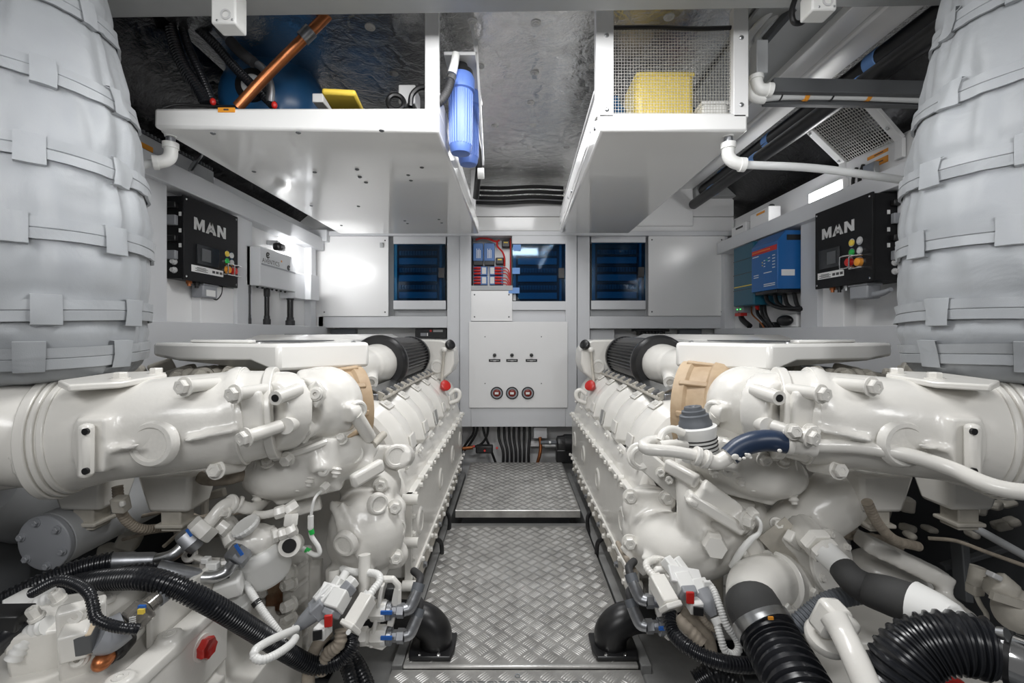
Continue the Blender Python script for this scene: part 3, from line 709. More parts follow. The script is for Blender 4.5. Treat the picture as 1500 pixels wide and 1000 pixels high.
for q in (3.70,3.75): build('indicator', MB().box(1.856,1.861,q,q+.012,1.385,1.395), 'led_green', t)
for y0, y1, z1, l in ((3.62,3.86,2.085,'small white box on the right header nearest the corner'),(3.30,3.56,2.12,'white box with orange label on the right header')):
    k = thing('junction_box', l, 'junction box', (1.9,y0,1.985), 'white boxes on the right header')
    build('body', MB().box(1.86,1.95,y0,y1,1.986,z1), 'panel', k, bevel=.006); build('label', MB().box(1.857,1.861,y0+.05,y0+.16,z1-.035,z1-.02), 'ink' if y0 > 3.5 else 'orange', k)
    if y0 < 3.5: build('button', MB().lathe((1.91,y0+.05,z1),(1.91,y0+.05,z1+.03),[(0,.02),(.018,.02),(.024,.012)],14), 'black', k)
t = thing('wall_light', 'bright rectangular lamp above the right header', 'lamp', (1.98,2.85,2.0))
build('housing', MB().box(1.965,2.0,2.70,3.02,2.0,2.12), 'panel', t, bevel=.004); build('diffuser', MB().box(1.955,1.966,2.72,3.0,2.01,2.11), 'lamp', t, bevel=.003)
for i, y in enumerate((2.58,2.63)):
    solo('cable', MB().tube([(1.99,y,2.15),(1.97,y,2.08),(1.965,y-.01,2.0)], .010, 8), 'cable', 'short black cable dropping beside the right wall lamp', 'cable', 'cables beside the right wall lamp')
solo('bracket', MB().box(1.94,1.97,2.44,2.52,1.99,2.12), 'steel', 'small steel bracket on the right header under the mesh vent', 'bracket', bevel=.004)
for i, (y0, y1, z0, z1) in enumerate(((2.42,2.56,2.165,2.183),(2.42,2.56,2.11,2.145))):
    t = thing('warning_label', ('upper thin orange label under the mesh vent','lower wide orange label under the mesh vent')[i], 'label', (1.998,y0,z0), 'orange labels on the right wall')
    build('sticker', MB().box(1.997,2.0,y0,y1,z0,z1), 'orange', t)
    mb = MB(); mb.box(1.9965,1.997,y0+.03,y1-.05,(z0+z1)/2-.003,(z0+z1)/2+.003); build('print', mb, 'ink', t)
# mesh vent on a white frame
A, B, Cc, D = V(1.765,2.75,2.453), V(1.80,2.33,2.40), V(2.0,2.75,2.227), V(1.985,2.33,2.19)
t = thing('mesh_vent', 'wire mesh vent in a white frame under the hull side', 'vent', (1.9,2.5,2.19))
build('frame_bar', MB().bar(A+V(-.01,0,.06),A,.05,.02).bar(A,Cc,.05,.02).bar(Cc,Cc+V(0,0,-.10),.05,.02,(1,0,0)), 'panel', t, bevel=.003)
build('frame_bar', MB().bar(B+V(-.01,0,.06),B,.05,.02).bar(B,D,.05,.02).bar(D,D+V(0,0,-.10),.05,.02,(1,0,0)), 'panel', t, bevel=.003)
mb = MB()
for i in range(25): mb.bar(A.lerp(B,i/24), Cc.lerp(D,i/24), .003, .003)
for i in range(17): mb.bar(A.lerp(Cc,i/16), B.lerp(D,i/16), .003, .003)
build('mesh', mb, 'wire', t, smooth=0); 
for q in (A.lerp(Cc,.2), A.lerp(Cc,.93), B.lerp(D,.7)): stud('screw', q+V(-.01,0,-.01), (-.7,0,-.7), .01, t, 'steel')
# ================================================================== overhead
o = struct('ceiling_beam', MB().prism([(-1.7,1.62,2.405),(1.75,1.62,2.455),(1.75,1.62,2.56),(-1.7,1.62,2.56)], (0,.13,0)), 'beam', bevel=.006)
for px, py, l in ((336,17,'white plastic box under the ceiling beam above the left shelf'),(1198,8,'white plastic box under the ceiling beam above the right wall')):
    p = P(px, py, 1.6)
    t = thing('junction_box', l, 'junction box', p, 'white boxes on the ceiling beam')
    build('body', MB().obox(p+V(0,0,.0), (.085,.07,.13 if px < 700 else .08)), 'white_plastic', t, bevel=.006)
    c = p+V(.01,-.036,-.035 if px < 700 else -.01); build('knockout', MB().ringplate(c, c+V(0,-.003,0), .012, .018, 20), 'silver', t)
    stud('screw', c+V(.022,0,-.018), (0,-1,0), .004, t, 'steel'); stud('screw', c+V(-.03,0,-.02), (0,-1,0), .004, t, 'steel')
# left storage shelf
t = thing('storage_shelf', 'long white glossy overhead shelf on the left, loaded on top', 'shelf', (-.9,2.8,2.03))
build('tray', MB().slab([(-1.495,1.9,2.138),(-.305,1.9,2.138),(-.28,3.85,2.138),(-1.46,3.85,2.138)], [(-1.495,1.9,2.055),(-.305,1.9,2.035),(-.28,3.85,2.035),(-1.46,3.85,2.035)]), 'panel_gloss', t, bevel=.012)
build('unseen_dark_sheet', MB().box(-1.44,-.335,1.94,3.82,2.139,2.146), 'rubber', t)  # unseen dark sheet, added so the foil above mirrors something dark
build('end_post', MB().box(-.365,-.305,1.905,1.93,2.13,2.56), 'panel', t, bevel=.004)
build('side_plate', MB().box(-.325,-.305,1.93,3.85,2.13,2.22), 'panel', t, bevel=.004)
build('end_post', MB().box(-.345,-.305,3.80,3.84,2.13,2.56), 'panel', t, bevel=.004)
build('label', MB().box(-1.225,-1.155,1.896,1.90,2.118,2.137), 'orange', t)
build('print', MB().box(-1.20,-1.18,1.894,1.896,2.125,2.131), 'ink', t)
for px, py in ((312,195),(437,194),(559,191),(372,251),(461,252),(456,301),(523,248),(527,259),(536,267),(618,245),(598,256),(602,264),(525,302),(593,323),(597,327),(643,321),(647,326),(500,330)):
    Y = (2.036-EYE)*F/(CY-py); stud('screw', P(px, py, Y), (0,0,-1), .011, t, 'darkgrey', h=.009)
# contents of the left shelf
t = thing('buoy', 'big dark blue round fender lying on the left shelf', 'fender', (-1.18,2.35,2.14))
c = V(-1.265,2.42,2.405)
build('body', MB().lathe(c+V(0,.2,0), c-V(0,.2,0), [(-.02,.05),(0,.14),(.06,.21),(.15,.262),(.25,.262),(.33,.215),(.39,.14),(.405,.06),(.36,.045)], 36), 'blue_can', t)
build('socket', MB().lathe(c+V(0,-.2,0), c+V(0,-.21,0), [(0,.085),(.012,.08),(.014,.06)], 24), 'black', t)
build('plug', MB().ell(c+V(0,-.212,0), (.05,.012,.05)), 'pvc', t)
solo('water_jug', MB().ell((-.93,2.80,2.262), (.18,.16,.115)), 'blue_can', 'lower blue tank behind the round fender on the left shelf', 'tank', bevel=0)
for i, (pts, r, l) in enumerate((
    ([(246,15),(252,50),(268,95),(290,130),(303,152)], .026, 'thick black corrugated hose down to the left end of the shelf'),
    ([(262,18),(275,65),(296,112),(313,154)], .018, 'thinner black corrugated hose beside the thick one on the shelf'),
    ([(268,22),(310,60),(350,105),(400,154)], .021, 'black corrugated hose crossing the blue fender'))):
    solo('corrugated_hose', MB().corr([P(x, y, 2.02+.02*i) for x, y in pts], r, .012, .14), 'hose', l, 'hose', 'black hoses above the left shelf')
for x, y, l in ((312,149,'red end cap at the left hoses on the shelf'),(402,154,'red end cap of the hose crossing the fender')):
    solo('end_cap', MB().ell(P(x,y,1.98), (.012,.012,.016)), 'red', l, 'cap')
t = thing('copper_pipe', 'copper pipe rising from the left shelf to the ceiling', 'pipe', P(348,155,2.0))
build('pipe', MB().tube([P(348,157,1.97), P(400,101,1.97), P(490,12,1.97)], .022, 14), 'copper', t)
build('coupling', MB().cyl(P(443,57,1.97), P(456,44,1.97), .030), 'zinc', t)
solo('braided_hose', MB().tube([P(312,22,2.05), P(318,40,2.05), P(335,58,2.05), P(358,82,2.05), P(385,100,2.05), P(396,125,2.05), P(396,150,2.05)], .017, 12), 'zinc', 'braided steel hose bending down beside the copper pipe', 'hose')
solo('black_sleeve', MB().tube([P(337,60,2.03), P(352,76,2.03), P(372,92,2.03)], .024, 12), 'rubber', 'black sleeve on the braided hose above the fender', 'sleeve')
solo('vertical_bracket', MB().box(-1.42,-1.36,2.3,2.34,2.12,2.56), 'greyp', 'grey upright bracket behind the black hoses', 'bracket', bevel=.004)
solo('wire_loop', MB().tube([P(238,158,1.92), P(260,153,1.95), P(300,155,1.98), P(350,156,2.0)], .006, 8), 'cable', 'thin black cable lying along the left shelf edge', 'cable')
solo('folded_cloth', MB().obox(P(505,151,2.02)+V(0,0,.0), (.14,.2,.026), (1,.1,0)), 'yellow', 'flat yellow folded item on the left shelf', 'cloth', bevel=.01)
solo('paper_box', MB().obox(P(472,151,2.1), (.05,.1,.04)), 'label', 'small white item beside the yellow one on the shelf', 'box', bevel=.004)
solo('storage_tin', MB().obox(P(600,147,2.2), (.08,.12,.09)), 'panel', 'small white box at the right end of the left shelf', 'box', bevel=.006)
solo('cable_coil', MB().torus(P(580,150,2.1), (.2,-1,.1), .036, .012, 24, 8), 'cable', 'black cable coil on the right of the left shelf', 'cable')
solo('cable_coil', MB().tube([P(601,156,2.0), P(603,140,2.0), P(612,130,2.0), P(622,127,2.0)], .012, 8), 'cable', 'black cable loop against the shelf end post', 'cable')
# water filters
def filt(c, ztop, zbot, r, label):
    t = thing('water_filter', label, 'water filter', (c[0],c[1],zbot), 'blue water filters')
    a = V(c[0],c[1],zbot)
    L = ztop-zbot
    b = build('housing', MB().lathe(a, a+V(0,0,1), [(0,r*.55),(.004,r*.75),(.02,r*.86),(.04,r*.9),(L-.075,r*.96),(L-.07,r*1.12),(L-.02,r*1.14),(L,r*1.0)], 40), 'blue_filter', t)
    mb = MB()
    for j in range(26):
        e = V(math.cos(2*PI*j/26), math.sin(2*PI*j/26), 0); mb.bar(a+e*r*.89+V(0,0,.04), a+e*r*.95+V(0,0,L-.08), .005, .005)
    build('rib', mb, 'blue_filter', t)
    build('head', MB().lathe(a+V(0,0,L), a+V(0,0,L+1), [(0,r*1.02),(.02,r*.98),(.03,r*.6),(.05,r*.55)], 24), 'black', t)
    return t
filt((-.232,2.06), 2.36, 2.005, .056, 'nearer and taller of the two blue water filters')
filt((-.222,2.32), 2.42, 2.05, .056, 'blue water filter half hidden behind the nearer one')
t = thing('filter_bracket', 'white bracket carrying the blue water filters', 'bracket', (-.24,2.0,2.4))
build('plate', MB().box(-.30,-.16,2.0,2.45,2.42,2.435), 'panel', t, bevel=.003)
build('gusset', MB().prism([(-.165,2.0,2.435),(-.155,2.0,2.435),(-.17,2.0,2.56),(-.185,2.0,2.56)], (0,.02,0)).prism([(-.16,2.45,2.10),(-.15,2.45,2.10),(-.15,2.0,2.46),(-.16,2.0,2.46)], (0,.0,.03)), 'panel', t)
t = thing('pipe_fitting', 'white plastic elbow with black hose feeding the blue filters', 'fitting', P(662,100,1.98))
build('elbow', MB().tube([P(668,78,1.98), P(666,92,1.98), P(662,108,1.98)], [.016,.018,.02], 14), 'white_plastic', t)
build('hose', MB().corr([P(661,115,1.97), P(657,130,1.95), P(646,148,1.93), P(630,155,1.93)], .018, .010, .1), 'rubber', t)
build('clamp', MB().cyl(P(662,112,1.97), P(660,118,1.965), .021), 'steel', t)
solo('pipe_stub', MB().cyl(P(700,254,3.0), P(709,254,3.0), .035), 'white_plastic', 'white pipe stub under the second water filter', 'pipe')
solo('cable', MB().tube([P(694,165,2.4), P(697,200,2.6), P(702,235,3.0), P(697,290,3.2)], .022, 10), 'cable', 'black cable hanging behind the water filters', 'cable')
for i in range(4):
    z = 2.50-.045*i
    solo('ceiling_cable', MB().tube([(-.32,4.08,z),(-.1,4.06,z-.012),(.2,4.07,z+.004),(.46,4.08,z-.004)], .016, 8), 'cable', 'black cable running across above the back soffit', 'cable', 'cables above the back soffit')
# right cage cabinet
t = thing('cage_cabinet', 'white overhead cabinet on the right with a wire mesh front', 'cabinet', (.67,2.8,2.03))
build('unseen_dark_sheet', MB().box(.43,.95,1.95,3.8,2.119,2.1195), 'rubber', t)  # unseen dark sheet on the cabinet floor
build('bottom', MB().slab([(.352,1.9,2.118),(.985,1.9,2.118),(.995,3.85,2.118),(.40,3.85,2.118)], [(.372,1.9,2.04),(.985,1.9,2.04),(.99,3.85,2.04),(.41,3.85,2.04)]), 'panel_gloss', t, bevel=.01)
build('post', MB().box(.35,.425,1.90,1.94,2.10,2.56), 'panel', t, bevel=.003)
build('post', MB().box(.925,.988,1.90,1.94,2.10,2.56), 'panel', t, bevel=.003)
build('side_panel', MB().slab([(.36,1.94,2.23),(.375,1.94,2.23),(.42,3.85,2.20),(.405,3.85,2.20)], [(.36,1.94,2.09),(.375,1.94,2.09),(.42,3.85,2.06),(.405,3.85,2.06)]), 'panel', t, bevel=.002)
build('side_panel', MB().box(.965,.988,1.94,3.85,2.10,2.20), 'panel', t, bevel=.002)
build('top_rail', MB().tube([(.36,1.96,2.235),(.385,2.9,2.225),(.41,3.82,2.205)], .010, 8), 'silver', t)
mb = MB()
x0, x1, z0, z1 = .425, .925, 2.118, 2.487
nx = 41; nz = 30
for i in range(nx): mb.bar((x0+(x1-x0)*i/(nx-1),1.925,z0), (x0+(x1-x0)*i/(nx-1),1.925,z1), .0014, .0014)
for i in range(nz): mb.bar((x0,1.928,z0+(z1-z0)*i/(nz-1)), (x1,1.928,z0+(z1-z0)*i/(nz-1)), .0014, .0014)
build('mesh', mb, 'wire', t, smooth=0)
build('edge_trim', MB().tube([(.425,1.925,2.488),(.6,1.925,2.49),(.78,1.925,2.484),(.925,1.925,2.488)], .009, 8), 'black', t)
for x, z in ((.395,2.44),(.395,2.13),(.957,2.43),(.957,2.15)): stud('screw', (x,1.90,z), (0,-1,0), .010, t, 'steel')
for y, z in ((1.99,2.09),(2.10,2.12),(2.9,2.10),(3.1,2.12),(3.7,2.09)): stud('screw', (.36+.02*(y-1.9),y,z), (-1,0,0), .010, t, 'zinc')
# things inside the cage
t = thing('jerrycan', 'yellow plastic jerrycan behind the wire mesh', 'jerrycan', (.64,2.12,2.12))
build('body', MB().box(.545,.815,2.02,2.22,2.12,2.37), 'yellow_can', t, bevel=.03)
build('rim', MB().box(.55,.81,2.012,2.22,2.335,2.352), 'yellow_can', t, bevel=.006)
solo('folded_bag', MB().prism([(.56,2.3,2.3),(.60,2.3,2.455),(.72,2.3,2.40),(.76,2.3,2.3)], (0,.1,0)), 'beige', 'beige bag corner behind the yellow jerrycan', 'bag', bevel=.01)
solo('oil_can', MB().lathe((.475,2.1,2.12),(.475,2.1,2.3),[(0,.045),(.01,.05),(.10,.05),(.13,.03),(.16,.022)],20), 'blue_can', 'small blue can left of the yellow jerrycan', 'can')
solo('paint_tin', MB().lathe((.455,2.35,2.12),(.455,2.35,2.3),[(0,.05),(.13,.05),(.135,.046)],20), 'label', 'white tin behind the small blue can', 'tin')
t = thing('parts_box', 'white lidded box in the right corner of the cage', 'box', (.89,2.02,2.12))
build('body', MB().box(.825,.935,1.97,2.15,2.12,2.19), 'white_plastic', t, bevel=.008); build('lid', MB().box(.82,.94,1.965,2.155,2.185,2.20), 'label', t, bevel=.004)
solo('drum', MB().lathe((.84,2.35,2.12),(.84,2.35,2.35),[(0,.11),(.02,.12),(.19,.12),(.22,.09)],24), 'blue_can', 'blue drum behind the white lidded box in the cage', 'drum')
solo('battery', MB().box(.80,.94,2.52,2.68,2.20,2.40), 'black', 'black battery at the back of the cage', 'battery', bevel=.008)
solo('battery_lead', MB().tube([(.80,2.40,2.41),(.84,2.38,2.45),(.90,2.38,2.435),(.93,2.40,2.40)], .010, 8), 'red', 'red lead on the black battery in the cage', 'cable')
solo('shelf_board', MB().box(.78,.96,2.50,2.70,2.12,2.20), 'greyp', 'grey support under the black battery in the cage', 'board', bevel=.004)
for i in range(4):
    solo('hanging_rod', MB().tube([(.95,2.2+.1*i,2.25),(.93,2.4+.12*i,2.50)], .007, 8), 'wire', 'thin white rod slanting in the right end of the cage', 'rod', 'slanting rods in the cage')
# drain elbows
def drain(px, py, Y, pts, label, bend):
    t = thing('drain_pipe', label, 'pipe', P(px, py, Y))
    a = P(px, py-18, Y)
    build('flange', MB().lathe(a+V(0,0,.012), a-V(0,0,1), [(0,.034),(.012,.032),(.02,.024),(.03,.022)], 20), 'white_plastic', t)
    build('thread', MB().cyl(a-V(0,0,.02), a-V(0,0,.05), .018), 'zinc', t)
    b = a-V(0,0,.045)
    build('elbow', MB().tube([b, b-V(0,0,.05), b-V(0,0,.075)+(Vector(bend)*.02), b-V(0,0,.085)+Vector(bend)*.06], .026, 16), 'white_plastic', t)
    c = b-V(0,0,.085)+Vector(bend)*.06; build('collar', MB().cyl(b+V(0,0,.002), b-V(0,0,.022), .031), 'white_plastic', t); build('collar', MB().cyl(c-Vector(bend)*.012, c+Vector(bend)*.01, .030), 'white_plastic', t)
    build('pipe', MB().tube([c]+pts, .017, 14), 'pvc', t)
drain(250, 213, 1.98, [P(195,248,1.92), P(120,300,1.8)], 'white drain elbow and pipe under the left shelf', (-.75,-.45,-.12))
drain(1067, 213, 1.95, [P(1200,247,1.95), P(1345,267,1.95)], 'white drain elbow and long pipe under the right cabinet', (1,0,-.08))
# right ceiling structure
struct('ceiling_panel', MB().box(1.02,1.36,1.75,4.2,2.535,2.555), 'beam', bevel=.003)
struct('trim_60', MB().box(1.36,1.47,1.75,4.1,2.50,2.56), 'panel', bevel=.004); struct('trim_61', MB().box(1.473,1.62,1.75,4.1,2.48,2.56), 'panel', bevel=.01)
struct('trim_62', MB().prism([(1.0,4.06,2.15),(1.62,4.06,2.15),(1.62,4.06,2.56),(1.0,4.06,2.56)], (0,.1,0)), 'panel', bevel=.01)
struct('trim_63', MB().box(1.62,2.0,4.0,4.1,2.40,2.56), 'beam', bevel=.01)
for x, z, r, l in ((1.70,2.46,.052,'upper black pipe along the right hull side with blue labels'),(1.605,2.335,.042,'lower black pipe along the right hull side')):
    t = thing('hull_pipe', l, 'pipe', (x,2.8,z), 'black pipes along the right hull side')
    build('pipe', MB().tube([(x,1.3,z),(x,2.6,z),(x-.01,4.0,z-.01)], r, 16), 'black', t)
    for y in (2.08,2.95,3.6) if x < 1.8 else (3.3,):
        build('label_band', MB().lathe((x,y,z),(x,y+.07,z),[(0,r+.001),(.002,r+.003),(.068,r+.003),(.07,r+.001)],20), 'blue_tape', t)
t = thing('pipe_rack', 'two dark grey channels with white pipes crossing to the right wall', 'pipe rack', P(1230,135,2.0))
a, b = P(1131,126,1.97), P(1372,131,1.97)
build('channel', MB().bar(a, b, .03, .060), 'darkgrey', t, bevel=.003)
a, b = P(1118,151,2.03), P(1372,154,2.03)
build('channel', MB().bar(a, b, .03, .022), 'darkgrey', t, bevel=.003)
for i, l in enumerate(('upper white pipe with orange ties between the dark channels','lower white pipe behind the orange-tied pipe')):
    y = 141.5+4*i; k = thing('crossing_pipe', l, 'pipe', P(1120,y,2.0+.04*i), 'white pipes crossing to the right wall')
    build('pipe', MB().tube([P(1115,y+3,2.0+.05*i), P(1150,y,2.0+.05*i), P(1240,y,2.0+.05*i), P(1365,y+5,2.0+.05*i)], .015, 12), 'pvc', k)
    if i == 0:
        for x in (1180,1271,1348): build('tie', MB().cyl(P(x-3,y,2.0), P(x+3,y+.5,2.0), .018), 'orange', k)
        for x in (1143,1218): build('tie', MB().cyl(P(x-1,y,2.0), P(x+1,y+.5,2.0), .018), 'black', k)
t = thing('pipe_elbow', 'white plastic double elbow right of the cage cabinet', 'fitting', P(1110,125,1.95))
build('elbow', MB().tube([P(1108,112,1.95), P(1109,122,1.95), P(1114,130,1.95), P(1129,132,1.95)], .024, 16), 'white_plastic', t)
build('elbow', MB().tube([P(1101,118,1.98), P(1102,138,1.98), P(1110,144,1.98), P(1120,145,1.98)], .021, 14), 'white_plastic', t)
build('collar', MB().cyl(P(1124,131.5,1.95), P(1130,132,1.95), .029), 'white_plastic', t); build('collar', MB().cyl(P(1108,111,1.95), P(1108,117,1.95), .029), 'white_plastic', t)
solo('duct_cover', MB().box(P(1105,0,1.95).x, P(1122,0,1.95).x, 1.93, 1.99, P(0,110,1.95).z, P(0,62,1.95).z), 'greyp', 'grey duct cover above the white double elbow', 'duct cover', bevel=.004)
for i, (x0, y0, x1, y1, l) in enumerate(((1100,50,1150,-8,'white pipe rising beside the cage to the ceiling beam'),(1112,48,1165,-10,'second white pipe rising beside the cage, with blue tape'))):
    k = thing('rising_pipe', l, 'pipe', P(x0, y0, 2.0), 'white pipes rising beside the cage')
    build('pipe', MB().tube([P(x0,y0+20,2.05), P(x0,y0,2.0), P(x1,y1,1.85)], .016, 12), 'pvc', k)
    if i: build('tape', MB().cyl(P(1139,17,1.92), P(1144,11,1.91), .018), 'blue_tape', k)
solo('duct_cover', MB().bar(P(1120,60,1.98), P(1180,-10,1.85), .03, .03), 'darkgrey', 'dark grey channel rising beside the white pipes', 'duct cover', bevel=.004)
solo('cable', MB().tube([P(1166,-5,1.7), P(1160,15,1.7), P(1163,32,1.7), P(1176,32,1.7), P(1190,12,1.65)], .010, 10), 'cable', 'black cable looping from the right white beam box', 'cable')

# ================================================================== wrapped exhaust risers
def blanket(cx, cy, name_label, sgn):
    t = thing('exhaust_blanket', name_label, 'insulation blanket', (cx,cy,1.08), 'grey wrapped exhaust risers')
    def R(z):
        pr = [(1.07,.19),(1.085,.235),(1.11,.252),(1.2,.262),(1.5,.266),(1.65,.256),(1.8,.235),(1.95,.205),(2.1,.172),(2.25,.148),(2.6,.14)]
        for (z0, r0), (z1, r1) in zip(pr, pr[1:]):
            if z <= z1: return r0+(r1-r0)*max(0,(z-z0)/(z1-z0))
        return pr[-1][1]
    straps = (1.142,1.255,1.445,1.635,1.84,2.06)
    def surf(a, z):
        d = min(abs(z-s) for s in straps)
        puff = .012*min(1, d/.07)
        nz = noise.noise(Vector((math.cos(a)*2.2+cx, math.sin(a)*2.2, z*7)))*.012*min(1, d/.05)
        nz += abs(noise.noise(Vector((math.cos(a)*5+3+cx, math.sin(a)*5, z*3.5))))*-.022*min(1, d/.04)
        lean = max(0, z-1.45)*.10
        return R(z)+puff+nz, lean
    def pt(a, z, off=0):
        r, lean = surf(a, z); r += off
        return V(cx-sgn*(-lean)*0+math.cos(a)*r, cy+math.sin(a)*r, z)
    rs = []; nz = 150; seg = 110
    for i in range(nz+1):
        z = 1.075+(2.56-1.075)*i/nz
        rs.append([pt(2*PI*j/seg, z) for j in range(seg)])
    b = build('cover', MB().rings(rs), 'cloth', t, smooth=80)
    rs = []
    for i in range(7):
        z = 1.072+.03*i/6; k = .83+.15*i/6
        rs.append([V(cx+math.cos(2*PI*j/seg)*.235*k*(1+.03*math.sin(j*1.7)), cy+math.sin(2*PI*j/seg)*.235*k*(1+.03*math.sin(j*1.3)), z) for j in range(seg)])
    build('bottom_skirt', MB().rings(rs), 'cloth', t, smooth=80)
    for si, s in enumerate(straps):
        rs = []; w = .026
        for j in range(seg):
            a = 2*PI*j/seg; zz = s+.006*math.sin(a*2+si)
            rs.append([pt(a, zz-w, .004), pt(a, zz-w, .012), pt(a, zz-.002, .013), pt(a, zz, .010), pt(a, zz+.002, .013), pt(a, zz+w, .012), pt(a, zz+w, .004)])
        rs.append(rs[0])
        st = build('strap', MB().rings(rs, cap=False, closed=False), 'cloth', t, smooth=30)
        base = math.atan2(-cy, -cx)      # towards the camera
        for q in (-.72, .02, .74):
            a0 = base+q+.12*math.sin(si*2.1); rr = []
            for m in range(7):
                a = a0+(.20)*(m/6-.5)
                rr.append([pt(a, s-w-.012, .003), pt(a, s-w-.010, .016), pt(a, s, .018), pt(a, s+w+.010, .016), pt(a, s+w+.012, .003)])
            build('belt_loop', MB().rings(rr, cap=False, closed=False), 'cloth', st, smooth=50)
    # stitched seam flap
    for q in (-1.0,):
        a = base+q*(1 if sgn < 0 else -1); rr = []
        for i in range(60):
            z = 1.09+1.4*i/59; rr.append([pt(a-.02, z, .002), pt(a-.018, z, .008), pt(a+.018, z, .008), pt(a+.02, z, .002)])
        build('seam', MB().rings(rr, cap=False, closed=False), 'cloth', t, smooth=50)
blanket(-1.335, 1.25, 'grey wrapped exhaust column standing on the left engine', -1)
blanket(1.415, 1.25, 'grey wrapped exhaust column standing on the right engine', 1)
# ================================================================== the two engines (points given for the left one)
def engine(T, label):
    L = T is ident
    t = thing('marine_engine', label, 'engine', T(V(-.9,2.6,-.05)), 'white twelve-cylinder engines')
    N = lambda: MB(T)
    B = lambda name, mb, m='engine', par=None, **k: build(name, mb, m, par or t, **k)
    S = lambda kind, p, d, r, par=None, m='engine', name=None, h=None: stud(kind, p, d, r, par or t, m, T, name, h)
    # block and sump
    blk = B('engine_block', N().box(-1.38,-.64,1.95,3.7,.10,.86), 'engine', bevel=.02)
    B('sump', N().slab([(-1.25,1.95,.12),(-.46,1.95,.12),(-.46,3.62,.12),(-1.25,3.62,.12)], [(-1.1,2.0,-.16),(-.62,2.0,-.16),(-.62,3.6,-.16),(-1.1,3.6,-.16)]), 'engine', bevel=.02)
    B('rocker_bank', N().box(-1.50,-1.22,1.9,3.7,.55,.98), 'engine_dirty', bevel=.03)
    # glossy top cover
    top = [(-.55,1.75),(-.77,1.50),(-.80,1.506),(-.88,1.535),(-1.22,1.655),(-1.34,1.70),(-1.42,2.2),(-1.42,3.55),(-.86,3.55),(-.83,2.35)]
    bz = [1.069,1.072,1.074,1.10,1.098,1.112,1.11,1.11,1.11,1.09]
    cv = B('top_cover', N().slab([(x,y,1.163) for x, y in top], [(x,y,z) for (x, y), z in zip(top, bz)]), 'engine_gloss', bevel=.012)
    B('cover_ridge', N().slab([(-.90,2.35,1.19),(-1.30,2.35,1.19),(-1.32,3.4,1.19),(-.90,3.4,1.19)], [(-.86,2.25,1.16),(-1.34,2.25,1.16),(-1.38,3.5,1.16),(-.86,3.5,1.16)]), 'engine_gloss', cv, bevel=.012)
    for k in range(3):
        B('slot', N().prism([(-.93,2.5+.3*k,1.186),(-1.25,2.5+.3*k,1.186),(-1.25,2.58+.3*k,1.186),(-.93,2.58+.3*k,1.186)], (0,0,.006)), 'black', cv)
    B('recess', N().prism([(-.80,1.72,1.1635),(-1.05,1.80,1.1635),(-1.05,2.1,1.1635),(-.82,2.1,1.1635)], (0,0,.003)), 'darkgrey', cv)
    for x, y in ((-.62,1.78),(-.90,1.62),(-1.22,1.75)): S('screw', (x,y,1.163), (0,0,1), .009, cv, 'steel')
    B('cover_step', N().prism([(-.90,1.56,1.163),(-1.18,1.665,1.163),(-1.15,1.72,1.163),(-.92,1.64,1.163)], (0,0,.012)), 'engine_gloss', cv, bevel=.006)
    # pleated air filter and intake horn
    fa, fb = V(-.712,2.44,1.035), V(-.712,3.2,1.035)
    fl = B('air_filter', N().lathe(fa, fb, [(0,.134),(.76,.134)], 80, star=.89), 'pleat', smooth=0, label='black pleated air filter')
    B('end_ring', N().lathe(fa, fb, [(-.03,.108),(-.03,.136),(-.015,.150),(.0,.153),(.012,.145),(.018,.151),(.035,.151),(.045,.140),(.05,.13)], 48), 'black', fl)
    B('end_cap', N().lathe(fa, fb, [(.72,.138),(.75,.140),(.78,.128),(.785,.05)], 40), 'black', fl)
    h = N().lathe(V(-.712,2.42,1.035), V(-.712,2.0,1.035), [(0,.106),(.05,.105),(.12,.098),(.20,.085)], 32)
    h.tube([V(-.712,2.26,1.035), V(-.74,2.12,1.04), V(-.82,2.02,1.05), V(-.95,2.0,1.06)], .085, 20)
    h.cyl(V(-.69,2.28,1.02), V(-.65,2.10,.975), .028)
    hn = B('intake_horn', h, 'engine', cast=.009)
    B('spigot', N().ringplate(V(-.657,2.13,.983), V(-.646,2.09,.971), .016, .03, 20), 'engine', hn)
    # box at the far end: expansion tank
    def XZ(px, py, Y=3.3): q = P(px, py, Y); return V(2*AX-q.x, q.y, q.z)     # read on the right engine
    tank = [XZ(*q) for q in ((864,500),(870,498),(912,497),(914,505),(901,545),(893,552),(878,557),(868,556),(855,545),(851,532),(852,512))]
    tk = B('expansion_tank', N().prism(tank, (0,.3,0)), 'engine', bevel=.012)
    c = XZ(876,537,3.3); S('boss', c, (0,-1,0), .045, tk, h=.02)
    c = XZ(857,505,3.29); B('cap', N().lathe(c, c+V(.6,-.6,.4), [(-.01,.036),(.015,.036),(.022,.025)], 24), 'black', tk)
    B('dipstick_tube', N().tube([XZ(866,512,3.26), XZ(868,540,3.25), XZ(870,562,3.2)], .010, 8), 'engine_dirty', tk)
    c = XZ(866,512,3.26); B('dipstick_knob', N().ell(c, (.022,.018,.02)), 'engine', tk)
    c = XZ(865,565,3.15); B('filler_cap', N().lathe(c, c+V(.55,-.6,.5), [(-.02,.03),(.0,.038),(.014,.038),(.02,.03)], 24), 'red', t, label='red filler cap')
    B('lifting_handle', N().tube([XZ(858,590,3.1), XZ(846,585,3.1), XZ(844,575,3.1), XZ(850,571,3.1), XZ(858,577,3.1)], .014, 10), 'engine', t)
    # six valve covers along the bank
    prof = [(-.45,.64),(-.43,.668),(-.445,.74),(-.475,.805),(-.525,.86),(-.585,.90),(-.70,.915),(-.80,.905),(-.84,.87),(-.84,.62)]
    cen = V(-.68,0,.76)
    y0 = 1.86; pitch = .305
